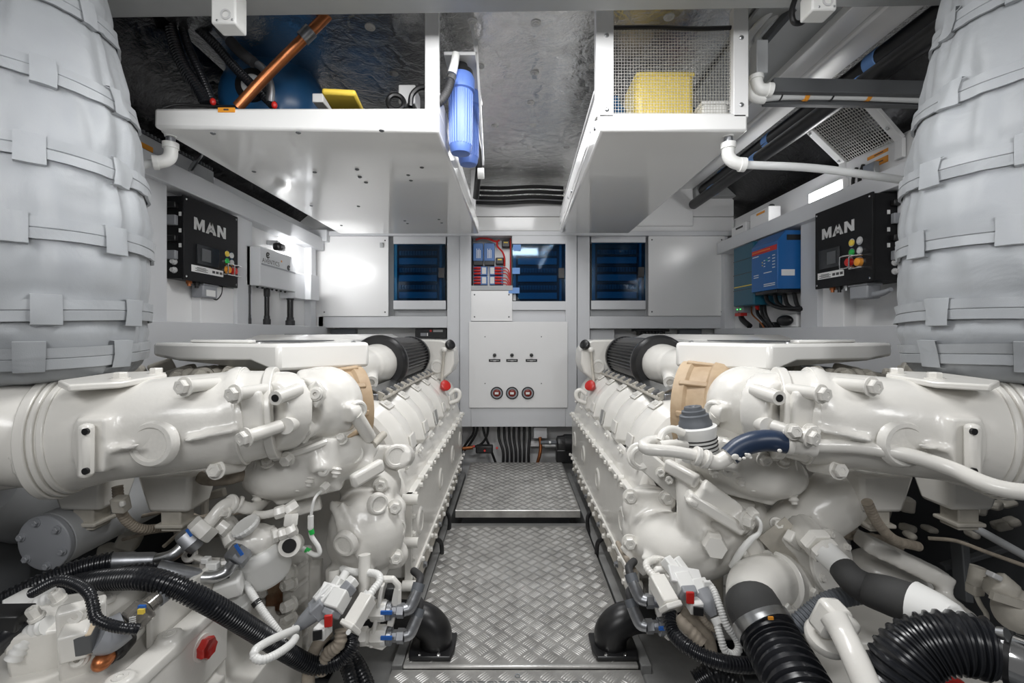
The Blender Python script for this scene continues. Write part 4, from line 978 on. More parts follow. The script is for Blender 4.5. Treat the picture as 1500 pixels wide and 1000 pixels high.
    for k in range(6):
        ya, yb = y0+k*pitch, y0+(k+1)*pitch-.006
        def ring(y, s): return [V(cen.x+(x-cen.x)*s, y, cen.z+(z-cen.z)*s) for x, z in prof]
        vc = B('valve_cover', N().rings([ring(ya+(yb-ya)*f, s_) for f, s_ in ((0,.70),(.05,.82),(.16,.90),(.30,.955),(.33,.99),(.40,1.0),(.62,1.0),(.67,.99),(.70,.955),(.84,.90),(.95,.82),(1,.70))]), bevel=.004, smooth=28)
        ym = (ya+yb)/2; q = V(-.553,ym,.882); nrm = V(.56,0,.83); xd = V(0,1,0)
        B('raised_plate', N().obox(q+nrm*.003, (.085,.055,.008), (0,1,0), nrm), 'engine', vc, bevel=.003)
        B('raised_plate', N().obox(V(-.442,ym,.725)+V(.004,0,0), (.09,.010,.06), (0,1,0), (-.2,0,1)), 'engine', vc, bevel=.004)
        if k < 5:
            e = V(0,1,0) if L else V(0,-1,0); g = T(q+nrm*.0085); up_ = (T(q+V(-.83,0,.56))-T(q)).normalized()
            build('lettering', man_letters(g-e*.034-up_*.009, .017, e, up_, .0015), 'engine', vc)
        if k in (2,5): B('sticker', N().obox(V(-.434,ym-.02,.72), (.06,.008,.075), (0,1,0), (-.2,0,1)), 'barcode', vc)
        for yy in (ya+.02, yb-.02): S('bolt', (-.436,yy,.645), (1,0,-.5), .009, vc)
    # fuel rail strip between bank and filter
    rl = B('fuel_rail', N().box(-.65,-.59,2.0,3.3,.89,.93), 'zinc', bevel=.004)
    B('cover_strip', N().obox((-.615,2.65,.940), (1.25,.05,.006), (0,1,0), (.5,0,1)), 'steel', rl)
    for k in range(18):
        y = 2.02+.07*k; B('injector_clip', N().obox((-.585,y,.92), (.022,.03,.03), (0,1,0), (.5,0,1)).cyl((-.60,y+.03,.93),(-.572,y+.03,.91),.008), 'zinc' if k % 2 else 'engine_dirty', rl)
    B('pipe_run', N().tube([(-.572,2.0,.905),(-.575,2.6,.912),(-.572,3.3,.905)], .009, 8), 'engine_dirty', rl)
    # ledge and long flanged side cover facing the walkway
    B('manifold_ledge', N().slab([(-.415,1.80,.555),(-.415,3.68,.555),(-.455,3.68,.665),(-.455,1.80,.665)], [(-.43,1.80,.40),(-.43,3.68,.40),(-.60,3.68,.40),(-.60,1.80,.40)]), 'engine', bevel=.02)
    sc = B('side_cover', N().box(-.52,-.402,1.83,3.66,.21,.552), 'engine', bevel=.008)
    mb = N().box(-.425,-.394,1.80,3.67,.535,.56).box(-.425,-.394,1.80,3.67,.20,.225).box(-.425,-.394,1.795,1.83,.20,.56)
    B('flange', mb, 'engine', sc, bevel=.004)
    for k in range(17):
        y = 1.84+.113*k
        S('bolt', (-.394,y,.547), (1,0,0), .011, sc); S('bolt', (-.394,y+.04,.212), (1,0,0), .011, sc)
        if k % 2: B('lug', N().cyl((-.41,y+.05,.56),(-.385,y+.05,.56),.016), 'engine', sc)
    for z in (.30,.40,.47): S('bolt', (-.394,1.812,z), (1,0,0), .010, sc)
    for y in (1.99,2.56,3.07,3.5): S('boss', (-.402,y,.38), (1,0,0), .052, sc, h=.012)
    B('lower_flange', N().box(-.46,-.405,1.86,3.62,.10,.17), 'engine_dirty', bevel=.004)
    for k in range(12): S('bolt', (-.405,1.95+.145*k,.135), (1,0,0), .013, None, 'zinc' if k % 3 == 1 else 'engine')
    for z in (.545,.375,.205): B('end_bolt', N().cyl((-.43,1.79,z),(-.368,1.79,z),.02), 'engine', sc)
    B('mount_bracket', N().tube([(-.42,2.45,.10),(-.385,2.47,.06),(-.38,2.5,-.02),(-.385,2.75,-.02),(-.385,2.80,.06),(-.42,2.82,.10)], .012, 8), 'black')
    # big intake casing across the front
    a, b = P(150,628,1.20), P(408,602,1.33)
    ax = (b-a).normalized()
    mb = N()
    mb.tube([P(92,638,1.19), P(170,630,1.20), P(280,618,1.24), P(352,610,1.29), P(400,604,1.32)], [.150,.128,.128,.130,.122], 36)
    mb.cyl(P(345,608,1.29), P(362,606,1.30), .137, seg=36)
    mb.obox(P(142,650,1.09), (.07,.05,.13), (1,.12,0))
    mb.cyl(P(178,590,1.19), P(178,560,1.19), .024); mb.cyl(P(222,590,1.23), P(222,558,1.26), .026)
    mb.obox(P(245,575,1.26), (.20,.06,.06), (1,.2,.1))
    mb.bar(P(270,645,1.115), P(350,628,1.17), .02,.012); mb.bar(P(130,665,1.09), P(205,652,1.075), .02,.010)
    cs = B('intake_casing', mb, 'engine', cast=.0085, sm=3)
    def rg(px, py, Y, r0, r1, w, nm='flange_ring'):
        c = P(px, py, Y); return B(nm, N().ringplate(c-ax*w/2, c+ax*w/2, r0, r1, 48), 'engine', cs, bevel=.003)
    rg(88,639,1.19,.10,.158,.022); rg(101,637.5,1.19,.10,.153,.012); rg(112,636,1.192,.10,.148,.014)
    rg(402,604,1.32,.08,.132,.024); rg(361,608,1.30,.09,.138,.008)
    B('intake_pipe', N().tube([P(86,640,1.185), P(10,632,1.13), P(-110,628,1.10), P(-260,640,1.12)], [.128,.126,.12,.12], 32), 'engine', cs)
    c = P(228,649,1.118); S('boss', c, (.02,-1,.05), .052, cs, h=.03)
    mb = N(); q = P(126,660,1.045); mb.obox(q, (.026,.03,.125), (1,.1,0)); B('lug_plate', mb, 'engine', cs, bevel=.010)
    for yy in (632,690): c = P(125,yy,1.03); B('lug_hole', N().cyl(c+V(0,.004,0), c+V(0,-.002,0), .0075), 'black', cs)
    # clamp plate on top with two bolts
    mb = N(); tp = [P(84,561,1.08),P(100,568,1.05),P(178,563,1.12),P(245,551,1.26),P(236,546,1.30),P(165,549,1.24)]
    mb.slab([p+V(0,0,.007) for p in tp], [p-V(0,0,.009) for p in tp]); pl = B('clamp_plate', mb, 'engine', cs, bevel=.004)
    S('bolt', P(177,555,1.16), (0,0,1), .016, pl); S('bolt', P(229,548,1.26), (0,0,1), .016, pl)
    # arms and cap screws at the flange
    for (p0, p1, q) in ((P(345,577,1.145),P(392,570,1.24),0),(P(272,566,1.13),P(318,561,1.22),0),(P(362,640,1.135),P(410,624,1.22),0),(P(318,688,1.20),P(352,682,1.30),0)):
        B('arm', N().cyl(p0, p1, .017), 'engine', cs); S('bolt', p0, (p0-p1), .019, cs, h=.018)
    B('arm', N().tube([P(403,583,1.19), P(436,571,1.29)], .019, 14), 'engine', cs)
    c = P(402.5,583.2,1.188); B('arm_hole', N().cyl(c, c+(P(436,571,1.29)-c)*.02, .010), 'black', cs)
    B('arm', N().cyl(P(418,624,1.22), P(434,618,1.30), .022), 'engine', cs)
    mb = N(); mb.obox(P(325,606,1.20), (.075,.05,.10), (1,.3,.1)); mb.obox(P(372,600,1.20), (.05,.05,.10), (1,.3,.1)); mb.obox(P(392,575,1.27), (.07,.06,.06), (1,.3,.1)); mb.bar(P(345,577,1.22), P(345,640,1.20), .03, .02, (0,1,0)); mb.bar(P(345,577,1.22), P(362,640,1.2), .02, .03, (0,1,0)); mb.bar(P(360,640,1.20), P(412,620,1.28), .05, .03); mb.cyl(P(385,604,1.29), P(425,600,1.36), .115)
    B('flange_web', mb, 'engine', cs, cast=.008, sm=4)
    # turbine housing beside it, heat-stained ring behind
    N0, S0 = N, S
    T2 = T if L else (lambda v: T(v+V(-.07,0,0)))
    N = lambda: MB(T2)
    S = lambda kind, p, d, r, par=None, m='engine', name=None, h=None: stud(kind, p, d, r, par or t, m, T2, name, h)
    mb = N(); mb.ell(P(474,592,1.48), (.125,.11,.125)); mb.cyl(P(440,600,1.40), P(490,590,1.52), .10); mb.obox(P(462,560,1.47), (.10,.08,.09), (1,.4,.1))
    mb.obox(P(496,610,1.46), (.10,.06,.05), (1,.3,-.5)); mb.cyl(P(508,607,1.40), P(523,601,1.44), .028); mb.ell(P(462,578,1.36), (.03,.02,.042)); mb.ell(P(446,629,1.36), (.04,.02,.03))
    tb = B('turbine_housing', mb, 'engine', cast=.0075, sm=4)
    B('gasket', N().ell(P(478,645,1.50), (.135,.10,.018), (1,.2,.30)), 'tan', tb)
    for q, d in ((P(463,577,1.328),V(.12,-1,.12)),(P(445,629,1.322),V(.05,-1,.05))):
        u, v = frame(d); w_ = [u*.0+v*.042, u*.022+v*.012, u*.022-v*.012, v*-.042, u*-.022-v*.012, u*-.022+v*.012]
        B('diamond_flange', N().prism([q+e+d.normalized()*.004 for e in w_], -d.normalized()*.03), 'engine', tb, bevel=.004)
    S('socket', P(463,577,1.324), (.12,-1,.12), .015, tb, h=.016); S('socket', P(445,629,1.318), (.05,-1,.05), .015, tb, h=.016)
    S('boss', P(523,600,1.435), (.75,-.65,-.1), .028, tb, h=.02)
    B('drain_stub', N().tube([P(520,606,1.42), P(532,625,1.46), P(541,640,1.5)], .022, 12), 'engine', tb)
    B('stud_rod', N().cyl(P(546,652,1.50), P(562,636,1.58), .013), 'engine_dirty', tb)
    N, S = N0, S0
    kr = 1.0 if L else 1.13; rc = P(494,598,1.70); d = V(.78,.62,0)
    ring = B('exhaust_ring', N().lathe(rc-d*.09, rc+d, [(h_, r_*kr) for h_, r_ in ((0,.142),(.02,.16),(.05,.163),(.06,.154),(.12,.151),(.13,.161),(.17,.157),(.18,.12),(.12,.105),(.02,.105))], 44), 'tan', label='heat-stained tan ring')
    for k in range(10):
        an = 2*PI*k/10; u, v = frame(d); e = u*math.cos(an)+v*math.sin(an)
        B('rib', N().bar(rc+e*.147*kr-d*.05, rc+e*.156*kr+d*.06, .02, .022, e), 'tan', ring, bevel=.004)
        B('web', N().bar(rc+e*.05-d*.07, rc+e*.138-d*.095, .012, .02, d), 'tan', ring)
    B('core', N().cyl(rc-d*.03, rc-d*.07, .12), 'tan', ring)
    # thermostat housing under the turbine
    mb = N()
    mb.ell(P(430,688,1.45), (.15,.10,.085), (1,.25,.15)); mb.ell(P(470,665,1.48), (.15,.11,.10), (1,.3,.25)); mb.cyl(P(485,640,1.42), P(480,690,1.40), .035); mb.cyl(P(462,655,1.40), P(470,690,1.38), .03); mb.obox(P(405,672,1.40), (.10,.05,.05), (1,.1,.35)); mb.bar(P(372,690,1.40), P(400,655,1.42), .03, .05)
    mb.obox(P(520,668,1.52), (.10,.10,.13), (.8,.4,-.45)); mb.obox(P(500,690,1.50), (.20,.10,.04), (.9,.3,.28)); mb.cyl(P(432,655,1.37), P(462,668,1.42), .032); mb.ell(P(425,650,1.38), (.045,.04,.03))
    mb.cyl(P(385,700,1.38), P(380,722,1.38), .022); mb.obox(P(392,682,1.38), (.06,.04,.035), (1,.1,.15)); mb.obox(P(455,715,1.46), (.20,.08,.04), (1,.2,.2))
    th = B('thermostat_housing', mb, 'engine', cast=.0075, sm=4)
    B('seam_flange', N().tube([P(366,684,1.42),P(395,672,1.36),P(430,664,1.35),P(470,650,1.38),P(505,636,1.45),P(528,622,1.52)], .011, 8), 'engine', th)
    for q in ((392,678,1.35),(500,645,1.42)): S('bolt', P(*q), (.1,-.6,.7), .015, th, h=.02)
    S('bolt', P(422,671,1.335), (-.1,-1,-.25), .017, th, h=.02); S('socket', P(474,688,1.375), (.1,-1,.1), .014, th, h=.012)
    for px, py in ((438,708),(455,701),(494,688),(378,727)): B('bolt_shank', N().lathe(P(px,py-4,1.39), P(px-2,py+5,1.385), [(0,.012),(.006,.016),(.010,.011),(.018,.015),(.024,.009),(.03,.009)], 12), 'engine', th)
    S('boss', P(517,664,1.46), (.55,-.8,.1), .030, th, h=.02)
    B('lug_arm', N().bar(P(515,706,1.42), P(560,680,1.52), .03, .045), 'engine', th, bevel=.010)
    # carrier bracket with a round eye over the ledge
    mb = N(); mb.bar(P(540,672,1.62), P(580,672,1.72), .05, .10); mb.cyl(P(584,668,1.66), P(592,668,1.74), .045)
    ey = B('eye_bracket', mb, 'engine', cast=.008); S('boss', P(580,668,1.655), (.5,-.85,.1), .038, ey, h=.012)
    # pipe and brackets between
    B('cross_bar', N().bar(P(432,745,1.48), P(470,735,1.5), .03, .045), 'engine', th, bevel=.006)
    # underside clutter behind the casing
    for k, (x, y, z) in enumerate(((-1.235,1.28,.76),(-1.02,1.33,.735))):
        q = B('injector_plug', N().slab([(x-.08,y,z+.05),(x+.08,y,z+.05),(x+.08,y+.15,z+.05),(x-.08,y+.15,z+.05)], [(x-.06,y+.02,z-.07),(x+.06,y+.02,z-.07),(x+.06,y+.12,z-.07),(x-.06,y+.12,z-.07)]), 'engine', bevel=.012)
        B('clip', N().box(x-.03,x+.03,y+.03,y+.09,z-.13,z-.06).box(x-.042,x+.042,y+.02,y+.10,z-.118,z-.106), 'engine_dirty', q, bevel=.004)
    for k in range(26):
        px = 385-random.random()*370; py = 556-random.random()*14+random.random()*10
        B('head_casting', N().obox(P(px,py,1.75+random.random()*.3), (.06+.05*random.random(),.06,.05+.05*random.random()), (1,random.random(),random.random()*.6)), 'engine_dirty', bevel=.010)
    for px, py, Y, r in ((265,556,1.66,.03),(300,552,1.62,.026),(338,546,1.60,.02)):
        S('bolt', P(px,py,Y), (.2,-1,.1), r, None, 'engine_dirty', h=.03)
    for k in range(4):
        B('ignition_rib', N().tube([P(268+k*13,565,1.64), P(272+k*13,548,1.64), P(282+k*13,545,1.66), P(290+k*13,556,1.70)], .014, 10), 'engine_dirty')
    return t, N, B, S
EL, NL, BL, SL = engine(ident, 'white engine on the left with bright water fittings at its foot')
ER, NR, BR, SR = engine(mirror, 'white engine on the right with the blue rubber coupling')
def Q(*a): return [P(*q) for q in a]
def stripe(nm, a, b, r, m, par, seg=12): return build(nm, MB().cyl(a, b, r, seg=seg), m, par)
def conn(nm, a, b, w, h, m, par, up=(0,0,1), bev=.004, label=None):
    return build(nm, MB().bar(P(*a), P(*b), w, h, up), m, par, bevel=bev, label=label)
# ================================================================== foot of the left engine (bolted on)
t = EL
mb = MB(); mb.ell(P(538,775,1.62), (.135,.12,.15)); mb.ell(P(512,792,1.60), (.08,.07,.09)); mb.cyl(P(545,770,1.64), P(566,775,1.78), .115, .075); mb.obox(P(515,835,1.6), (.15,.10,.07), (1,0,.1))
mb.cyl(P(535,725,1.62), P(552,705,1.72), .10); mb.cyl(P(545,800,1.62), P(540,850,1.62), .06); mb.ell(P(575,745,1.66), (.05,.05,.05)); mb.ell(P(578,812,1.66), (.05,.05,.05)); mb.bar(P(500,735,1.53), P(525,790,1.50), .02,.02); mb.bar(P(520,800,1.5), P(545,840,1.52), .02, .025)
mb.bar(P(488,735,1.56), P(500,765,1.52), .03,.03); mb.bar(P(500,765,1.52), P(505,800,1.52), .03, .03)
pc = build('coolant_pump', mb, 'engine', t, cast=.0085, sm=4)
for q, d, r in ((P(508,794,1.49),(-.25,-1,-.15),.038),(P(552,737,1.545),(.65,-.75,.1),.032),(P(579,775,1.60),(.8,-.55,0),.034)): stud('boss', q, d, r, pc, 'engine', h=.03)
for q in (P(578,742,1.585), P(580,815,1.58), P(557,710,1.60)): stud('bolt', q, (.3,-1,.1), .020, pc, 'engine', h=.024)
mb = MB(); mb.obox(P(515,845,1.52), (.11,.02,.05), (1,0,.15)); build('foot_plate', mb, 'engine', pc, bevel=.006)
build('drain_pipe', MB().tube(Q((489,835,1.46),(489,868,1.44))+[], .017, 14, smooth=False), 'engine', t)
build('drain_pipe', MB().tube(Q((534,812,1.44),(534,868,1.42)), .0185, 14, smooth=False), 'engine', t)
# bell housing, rusty plate and bolted rib
mb = MB(); c = P(325,925,1.62); d = V(.30,-.95,.12).normalized()
mb.lathe(c-d*.06, c+d, [(0,.24),(.05,.245),(.06,.225),(.075,.20),(.085,.12),(.09,.05)], 48)
for k in range(9):
    an = 2*PI*k/9; u, v = frame(d); e = u*math.cos(an)+v*math.sin(an); mb.bar(c+e*.05+d*.02, c+e*.235+d*.005, .014, .045, d)
bh = build('bell_housing', mb, 'engine', t, cast=.009, sm=3)
build('flange_rim', MB().torus(c+d*.01, d, .235, .015, 48, 8), 'engine', bh)
for k in range(12):
    an = 2*PI*(k+.4)/12; u, v = frame(d); e = u*math.cos(an)+v*math.sin(an); stud('bolt', c+e*.185+d*.02, d, .016, bh, 'engine', h=.03)
build('rusty_plate', MB().obox(P(412,850,1.66), (.10,.02,.22), (1,.2,0)), 'rust', t, bevel=.004, label='rust-stained plate')
mb = MB(); mb.obox(P(436,900,1.60), (.085,.07,.46), (1,.25,0)); 
for y in range(830,985,26): mb.bar(P(428,y+8,1.54), P(452,y-10,1.56), .02, .014)
mb.obox(P(463,905,1.63), (.04,.06,.4), (1,.2,0))
rb = build('end_rib', mb, 'engine', t, cast=.007, sm=2)
for y in (836,852,883,904): stud('bolt', P(429,y,1.50), (-.45,-1,.1), .019, rb, 'engine', h=.035)
# coolers and tanks behind; shadow is put into the cooler's grey
ck = build('raw_water_cooler', MB().lathe(P(72,792,1.28), P(72,792,1.28)+V(.03,.6,.02), [(0,.07),(.004,.078),(.5,.078)], 32), 'greyp', t)
a = P(72,792,1.28); d = V(.03,.6,.02).normalized(); u, v = frame(d)
build('end_plate', MB().lathe(a-d*.018, a, [(0,.070),(.004,.078),(.018,.078)], 32), 'plastic_grey', ck, bevel=.002)
for k in range(6):
    e = u*math.cos(PI*k/3+.3)+v*math.sin(PI*k/3+.3); stud('bolt', a+e*.062-d*.018, -d, .009, ck, 'plastic_grey')
build('cooler_shell', MB().lathe(P(-40,715,1.45), P(50,745,1.75), [(0,.02),(.02,.1),(.06,.125),(.35,.125)], 28), 'greyp', t)
build('side_pipe', MB().tube(Q((-30,712,1.18),(30,703,1.2),(78,698,1.24)), .019, 14), 'engine', t)
for k in range(20):
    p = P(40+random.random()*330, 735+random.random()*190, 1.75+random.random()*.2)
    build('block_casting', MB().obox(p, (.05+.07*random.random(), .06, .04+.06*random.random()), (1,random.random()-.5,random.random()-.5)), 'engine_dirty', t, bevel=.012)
build('support_leg', MB().bar(P(300,690,1.6), P(300,780,1.6), .02, .022, (0,1,0)).bar(P(268,735,1.62), P(330,720,1.62), .02, .03), 'engine_dirty', t, bevel=.005)
build('vent_plate', MB().ringplate(P(212,738,1.55), P(212,738,1.57), .025, .040, 20), 'engine_dirty', t)
# braided pipe under the casing, cable harness
build('braided_pipe', MB().tube(Q((290,688,1.42),(298,702,1.36),(330,703,1.35),(366,694,1.4)), .015, 14), 'harness', t)
solo('cable_harness', MB().corr(Q((172,712,1.30),(176,745,1.3),(190,766,1.32),(215,775,1.36),(260,768,1.45),(330,752,1.55)), .0135, .008, .08), 'harness', 'tan corrugated cable harness under the left intake casing', 'cable harness')
t2 = thing('sensor_plug', 'white plug on the tan harness under the left intake casing', 'connector', P(177,735,1.28)); conn('body', (175,728,1.26), (179,748,1.27), .035, .03, 'engine_dirty', t2); conn('clip', (176,738,1.245), (183,737,1.245), .012, .016, 'engine', t2)
for i, pts in enumerate(([(200,757,1.5),(260,747,1.5),(300,758,1.5),(355,750,1.52)],[(240,800,1.55),(265,780,1.55),(300,768,1.55)],[(180,790,1.6),(230,778,1.6),(300,775,1.6)])):
    solo('cable', MB().tube(Q(*pts), .006, 8), 'harness', ('thin tan cable behind the harness, topmost','thin tan cable behind the harness, in the middle','thin tan cable behind the harness, lowest')[i], 'cable')

# ---------------------------------------------------------------- oil filter head with fittings
t = thing('oil_filter', 'white spin-on filter with knurled cap and fittings on the left engine', 'filter', P(385,830,1.35))
a, b = P(376,800,1.33), P(398,850,1.36)
ax = (b-a).normalized()
build('canister', MB().lathe(a, b, [(0,.060),(.012,.068),(.03,.069),(.034,.066),(.095,.066),(.11,.055),(.113,.02)], 36), 'white_plastic', t)
mb = MB(); mb.ell(P(375,790,1.33), (.06,.05,.045)); mb.cyl(P(350,800,1.3), P(405,782,1.34), .028); mb.cyl(P(362,775,1.31), P(368,790,1.33), .032); mb.bar(P(330,768,1.33), P(372,790,1.33), .03, .03); mb.cyl(P(345,800,1.28), P(362,793,1.32), .034)
build('head', mb, 'engine', t, cast=.006, sm=3)
c = P(361,772,1.29); d = V(-.35,-.35,.85).normalized(); kn = build('cap', MB().lathe(c-d*.012, c+d, [(0,.026),(.006,.036),(.018,.040),(.024,.037),(.022,.03)], 40, star=.95), 'white_plastic', t)
for (a, b, r) in (((398,785,1.31),(407,782,1.32),.021),((408,783,1.31),(420,779,1.32),.017),((420,780,1.32),(434,772,1.33),.019),((425,770,1.33),(427,752,1.34),.021),((418,750,1.34),(436,738,1.36),.019),((402,752,1.33),(418,747,1.34),.018),((318,780,1.27),(332,765,1.29),.024)):
    build('union_nut', MB().hexa(P(*a), P(*b), r), 'engine', t)
build('feed_pipe', MB().tube(Q((405,750,1.33),(385,754,1.33),(372,752,1.35),(370,743,1.4),(384,735,1.46)), .0115, 12), 'engine', t)
build('outlet', MB().cyl(P(430,796,1.36), P(424,799,1.31), .030), 'engine', t); build('bore', MB().cyl(P(424,799,1.31), P(423.5,799.4,1.306), .019), 'black', t)
build('elbow', MB().tube(Q((330,770,1.31),(336,782,1.3),(342,795,1.29)), .023, 14), 'engine', t)
# rigid white pipe with clamps and hydraulic hose A
t = thing('hydraulic_hose', 'upper black hydraulic hose with a steel elbow and grey nut', 'hose', P(240,820,1.2), 'hydraulic hoses on the left gearbox')
build('hose', MB().corr(Q((165,822,1.18),(120,832,1.15),(60,855,1.1),(-40,905,1.04)), .025, .011, .13), 'hose', t)
f = build('ferrule', MB().lathe(P(228,820,1.20), P(160,823,1.18), [(0,.017),(.01,.020),(.05,.021),(.055,.023),(.115,.023)], 22), 'zinc', t)
build('steel_elbow', MB().tube(Q((228,820,1.20),(248,815,1.2),(262,806,1.21),(270,796,1.22)), .0155, 16), 'steel', t)
nt_ = build('nut', MB().hexa(P(267,800,1.21), P(287,783,1.23), .033), 'zinc', t)
c = P(277,780,1.185); build('paint_mark', MB().obox(c, (.006,.004,.022), (.8,.2,.5)), 'blue_mark', nt_)
t = thing('rigid_pipe', 'white bent pipe with hexagon nut and clamp rings', 'pipe', P(320,750,1.27))
build('nut', MB().hexa(P(288,784,1.23), P(306,766,1.25), .036), 'engine', t)
build('pipe', MB().tube(Q((300,772,1.24),(312,758,1.26),(326,742,1.28),(340,737,1.3),(355,742,1.32),(372,744,1.36),(390,730,1.45)), .0175, 16), 'engine', t)
for a, b in (((336,737,1.29),(341,737,1.3)),((346,738,1.31),(351,740,1.315))): build('clamp_ring', MB().cyl(P(*a), P(*b), .025), 'engine', t, bevel=.003)
t = thing('pipe_bracket', 'white angle bracket bolted below the bent pipe', 'bracket', P(345,765,1.33))
build('plate', MB().bar(P(328,752,1.31), P(350,775,1.33), .006, .035, (0,1,.3)).bar(P(350,773,1.33), P(352,790,1.33), .006, .035, (0,1,.3)), 'engine', t, bevel=.003)
stud('bolt', P(333,750,1.28), (-.3,-1,.3), .012, t, 'engine', h=.02)
t = thing('hydraulic_hose', 'lower hydraulic hose with a steel elbow and blue-marked nut', 'hose', P(300,842,1.2), 'hydraulic hoses on the left gearbox')
f = build('ferrule', MB().lathe(P(292,846,1.19), P(243,837,1.16), [(0,.017),(.008,.021),(.045,.022),(.05,.024),(.10,.024)], 22), 'zinc', t)
build('steel_elbow', MB().tube(Q((292,846,1.19),(312,845,1.2),(332,836,1.22),(343,822,1.23)), .0155, 16), 'steel', t)
nt_ = build('nut', MB().hexa(P(341,824,1.23), P(357,803,1.26), .031), 'zinc', t)
build('paint_mark', MB().obox(P(350,805,1.205), (.008,.004,.034), (.8,.2,.45)), 'blue_mark', nt_)
build('hose', MB().corr(Q((245,838,1.16),(205,838,1.14),(165,845,1.13),(120,852,1.12),(60,880,1.1)), .022, .011, .13), 'hose', t)
solo('corrugated_hose', MB().corr(Q((112,856,1.09),(165,848,1.06),(230,850,1.03),(300,880,1.06),(370,922,1.16),(420,955,1.27),(460,974,1.32),(495,967,1.34),(514,946,1.36),(513,928,1.38)), .0245, .0085, .15, 18), 'hose', 'long glossy black corrugated hose sweeping across the left gearbox', 'hose')
solo('corrugated_hose', MB().corr(Q((48,868,.95),(85,850,.94),(112,855,.93),(130,868,.91),(136,885,.90),(141,905,.89),(160,915,.89),(185,920,.89),(203,921,.90)), .0105, .006, .14, 14), 'hose', 'thin black corrugated hose bending down to the solenoid block', 'hose')
# ---------------------------------------------------------------- left gearbox
t = thing('gearbox', 'white gearbox at the bottom left with a red plug', 'gearbox', V(-1.1,1.05,.05))
mb = MB(); mb.box(-1.16,-.76,.70,1.215,.05,.49); mb.slab([(-1.45,1.2,.36),(-.80,1.2,.36),(-.78,1.5,.30),(-1.45,1.5,.30)], [(-1.45,1.2,.0),(-.70,1.2,.0),(-.68,1.5,.0),(-1.45,1.5,.0)]); mb.box(-.83,-.70,1.0,1.52,.0,.26); mb.box(-.80,-.73,.70,1.16,.0,.33)
mb.box(-1.2,-.86,1.10,1.30,.45,.54); mb.box(-1.24,-1.10,.80,1.2,.1,.44)
g = build('housing', mb, 'engine', t, cast=.010, sm=2)
build('side_cover', MB().box(-.765,-.748,.70,1.20,.345,.485), 'engine', t, bevel=.006)
mb = MB(); mb.box(-.80,-.745,.70,1.19,.478,.506)
for y in (.80,.90,1.03,1.15): mb.cyl((-.775,y,.47),(-.775,y,.52),.026)
build('cover_rim', mb, 'engine', t, cast=.006, sm=2)
for y in (.80,.90,1.03,1.15): stud('socket', (-.775,y,.516), (0,0,1), .014, t, 'engine', h=.008)
c = P(297,948,1.098); d = V(1,-.12,0).normalized()
build('plug_seat', MB().ringplate(c-d*.02, c+d*.002, .018, .030, 24), 'engine', t)
build('red_plug', MB().lathe(c, c+d, [(0,.023),(.016,.026),(.021,.023),(.019,.014),(.014,.0)], 14, star=.86), 'red_paint', t, label='red plug')
build('side_cover', MB().box(-.71,-.695,1.02,1.22,.06,.22), 'engine', t, bevel=.01)
build('valve_tube', MB().cyl((-.845,.985,.535), (-.885,1.20,.535), .026), 'engine', t)
build('valve_collar', MB().lathe((-.847,.992,.535), (-.838,.93,.53), [(0,.027),(.03,.028),(.034,.022),(.05,.021)], 20), 'black', t)
build('valve_tip', MB().lathe((-.839,.945,.531), (-.83,.89,.525), [(0,.017),(.02,.017),(.03,.012),(.036,.004)], 16), 'copper', t)
build('ridge_plate', MB().box(-.822,-.806,1.02,1.26,.49,.575), 'engine', t, bevel=.004); build('ridge_plate', MB().box(-.86,-.81,1.25,1.27,.45,.575), 'engine', t, bevel=.004)
build('rust_patch', MB().box(-.90,-.83,1.14,1.26,.541,.545), 'rust', t, label='rusty patch')
build('top_casting', MB().box(-1.06,-.92,1.02,1.16,.48,.575), 'engine', t, bevel=.02); stud('boss', (-1.02,1.06,.575), (0,0,1), .03, t, 'engine', h=.014); stud('boss', (-.95,1.06,.575), (0,0,1), .02, t, 'engine', h=.014)
# solenoid block
s = build('solenoid_block', MB().obox(P(88,925,1.0), (.13,.11,.105), (.93,.35,0), (.15,-.2,1)), 'engine', t, bevel=.008)
build('flange_plate', MB().obox(P(122,935,.945), (.075,.03,.17), (.80,.6,0), (.15,-.2,1)), 'engine', s, bevel=.006)
for q in ((115,900,.925),(118,962,.92)): stud('socket', P(*q), (.3,-.9,.2), .013, s, 'engine', h=.018)
for q in ((88,880,.97),(55,905,.95)): stud('bolt', P(*q), (-.2,-.3,.9), .011, s, 'engine', h=.025)
build('socket_block', MB().obox(P(112,936,.91), (.045,.05,.06), (.85,.5,0), (.1,-.2,1)), 'engine', s, bevel=.005)
build('seal', MB().obox(P(128,933,.915), (.03,.045,.045), (.9,.4,0), (.1,-.2,1)), 'darkgrey', s, bevel=.003); build('seal_band', MB().obox(P(137,930,.92), (.010,.047,.047), (.9,.4,0), (.1,-.2,1)), 'beige', s, bevel=.002)
build('plug_cover', MB().tube(Q((142,930,.925),(160,930,.94),(185,915,.96)), [.03,.035,.03], 16), 'plastic_grey', s)
for a, b, r in (((20,965,.93),(50,925,.95),.016),((40,930,.95),(70,915,.95),.018),((30,900,1.0),(90,870,1.02),.015)):
    build('cable_sleeve', MB().corr(Q(a, ((a[0]+b[0])/2,(a[1]+b[1])/2-3,(a[2]+b[2])/2), b), r, .012, .12), 'white_plastic', s)
t = thing('ecu_connector', 'white wedge connector with black end at the left picture edge', 'connector', P(20,895,.95))
build('body', MB().prism(Q((0,880,1.0),(48,868,1.02),(62,892,1.0),(30,905,.98),(0,905,.96)), (0,.05,0)), 'white_plastic', t, bevel=.005); build('end', MB().obox(P(8,905,.94), (.075,.05,.035), (1,.2,-.1)), 'black', t, bevel=.004)
solo('black_hose', MB().tube(Q((-20,960,.92),(10,930,.93),(30,910,.95)), .02, 12), 'hose', 'black hose end under the white wedge connector', 'hose')
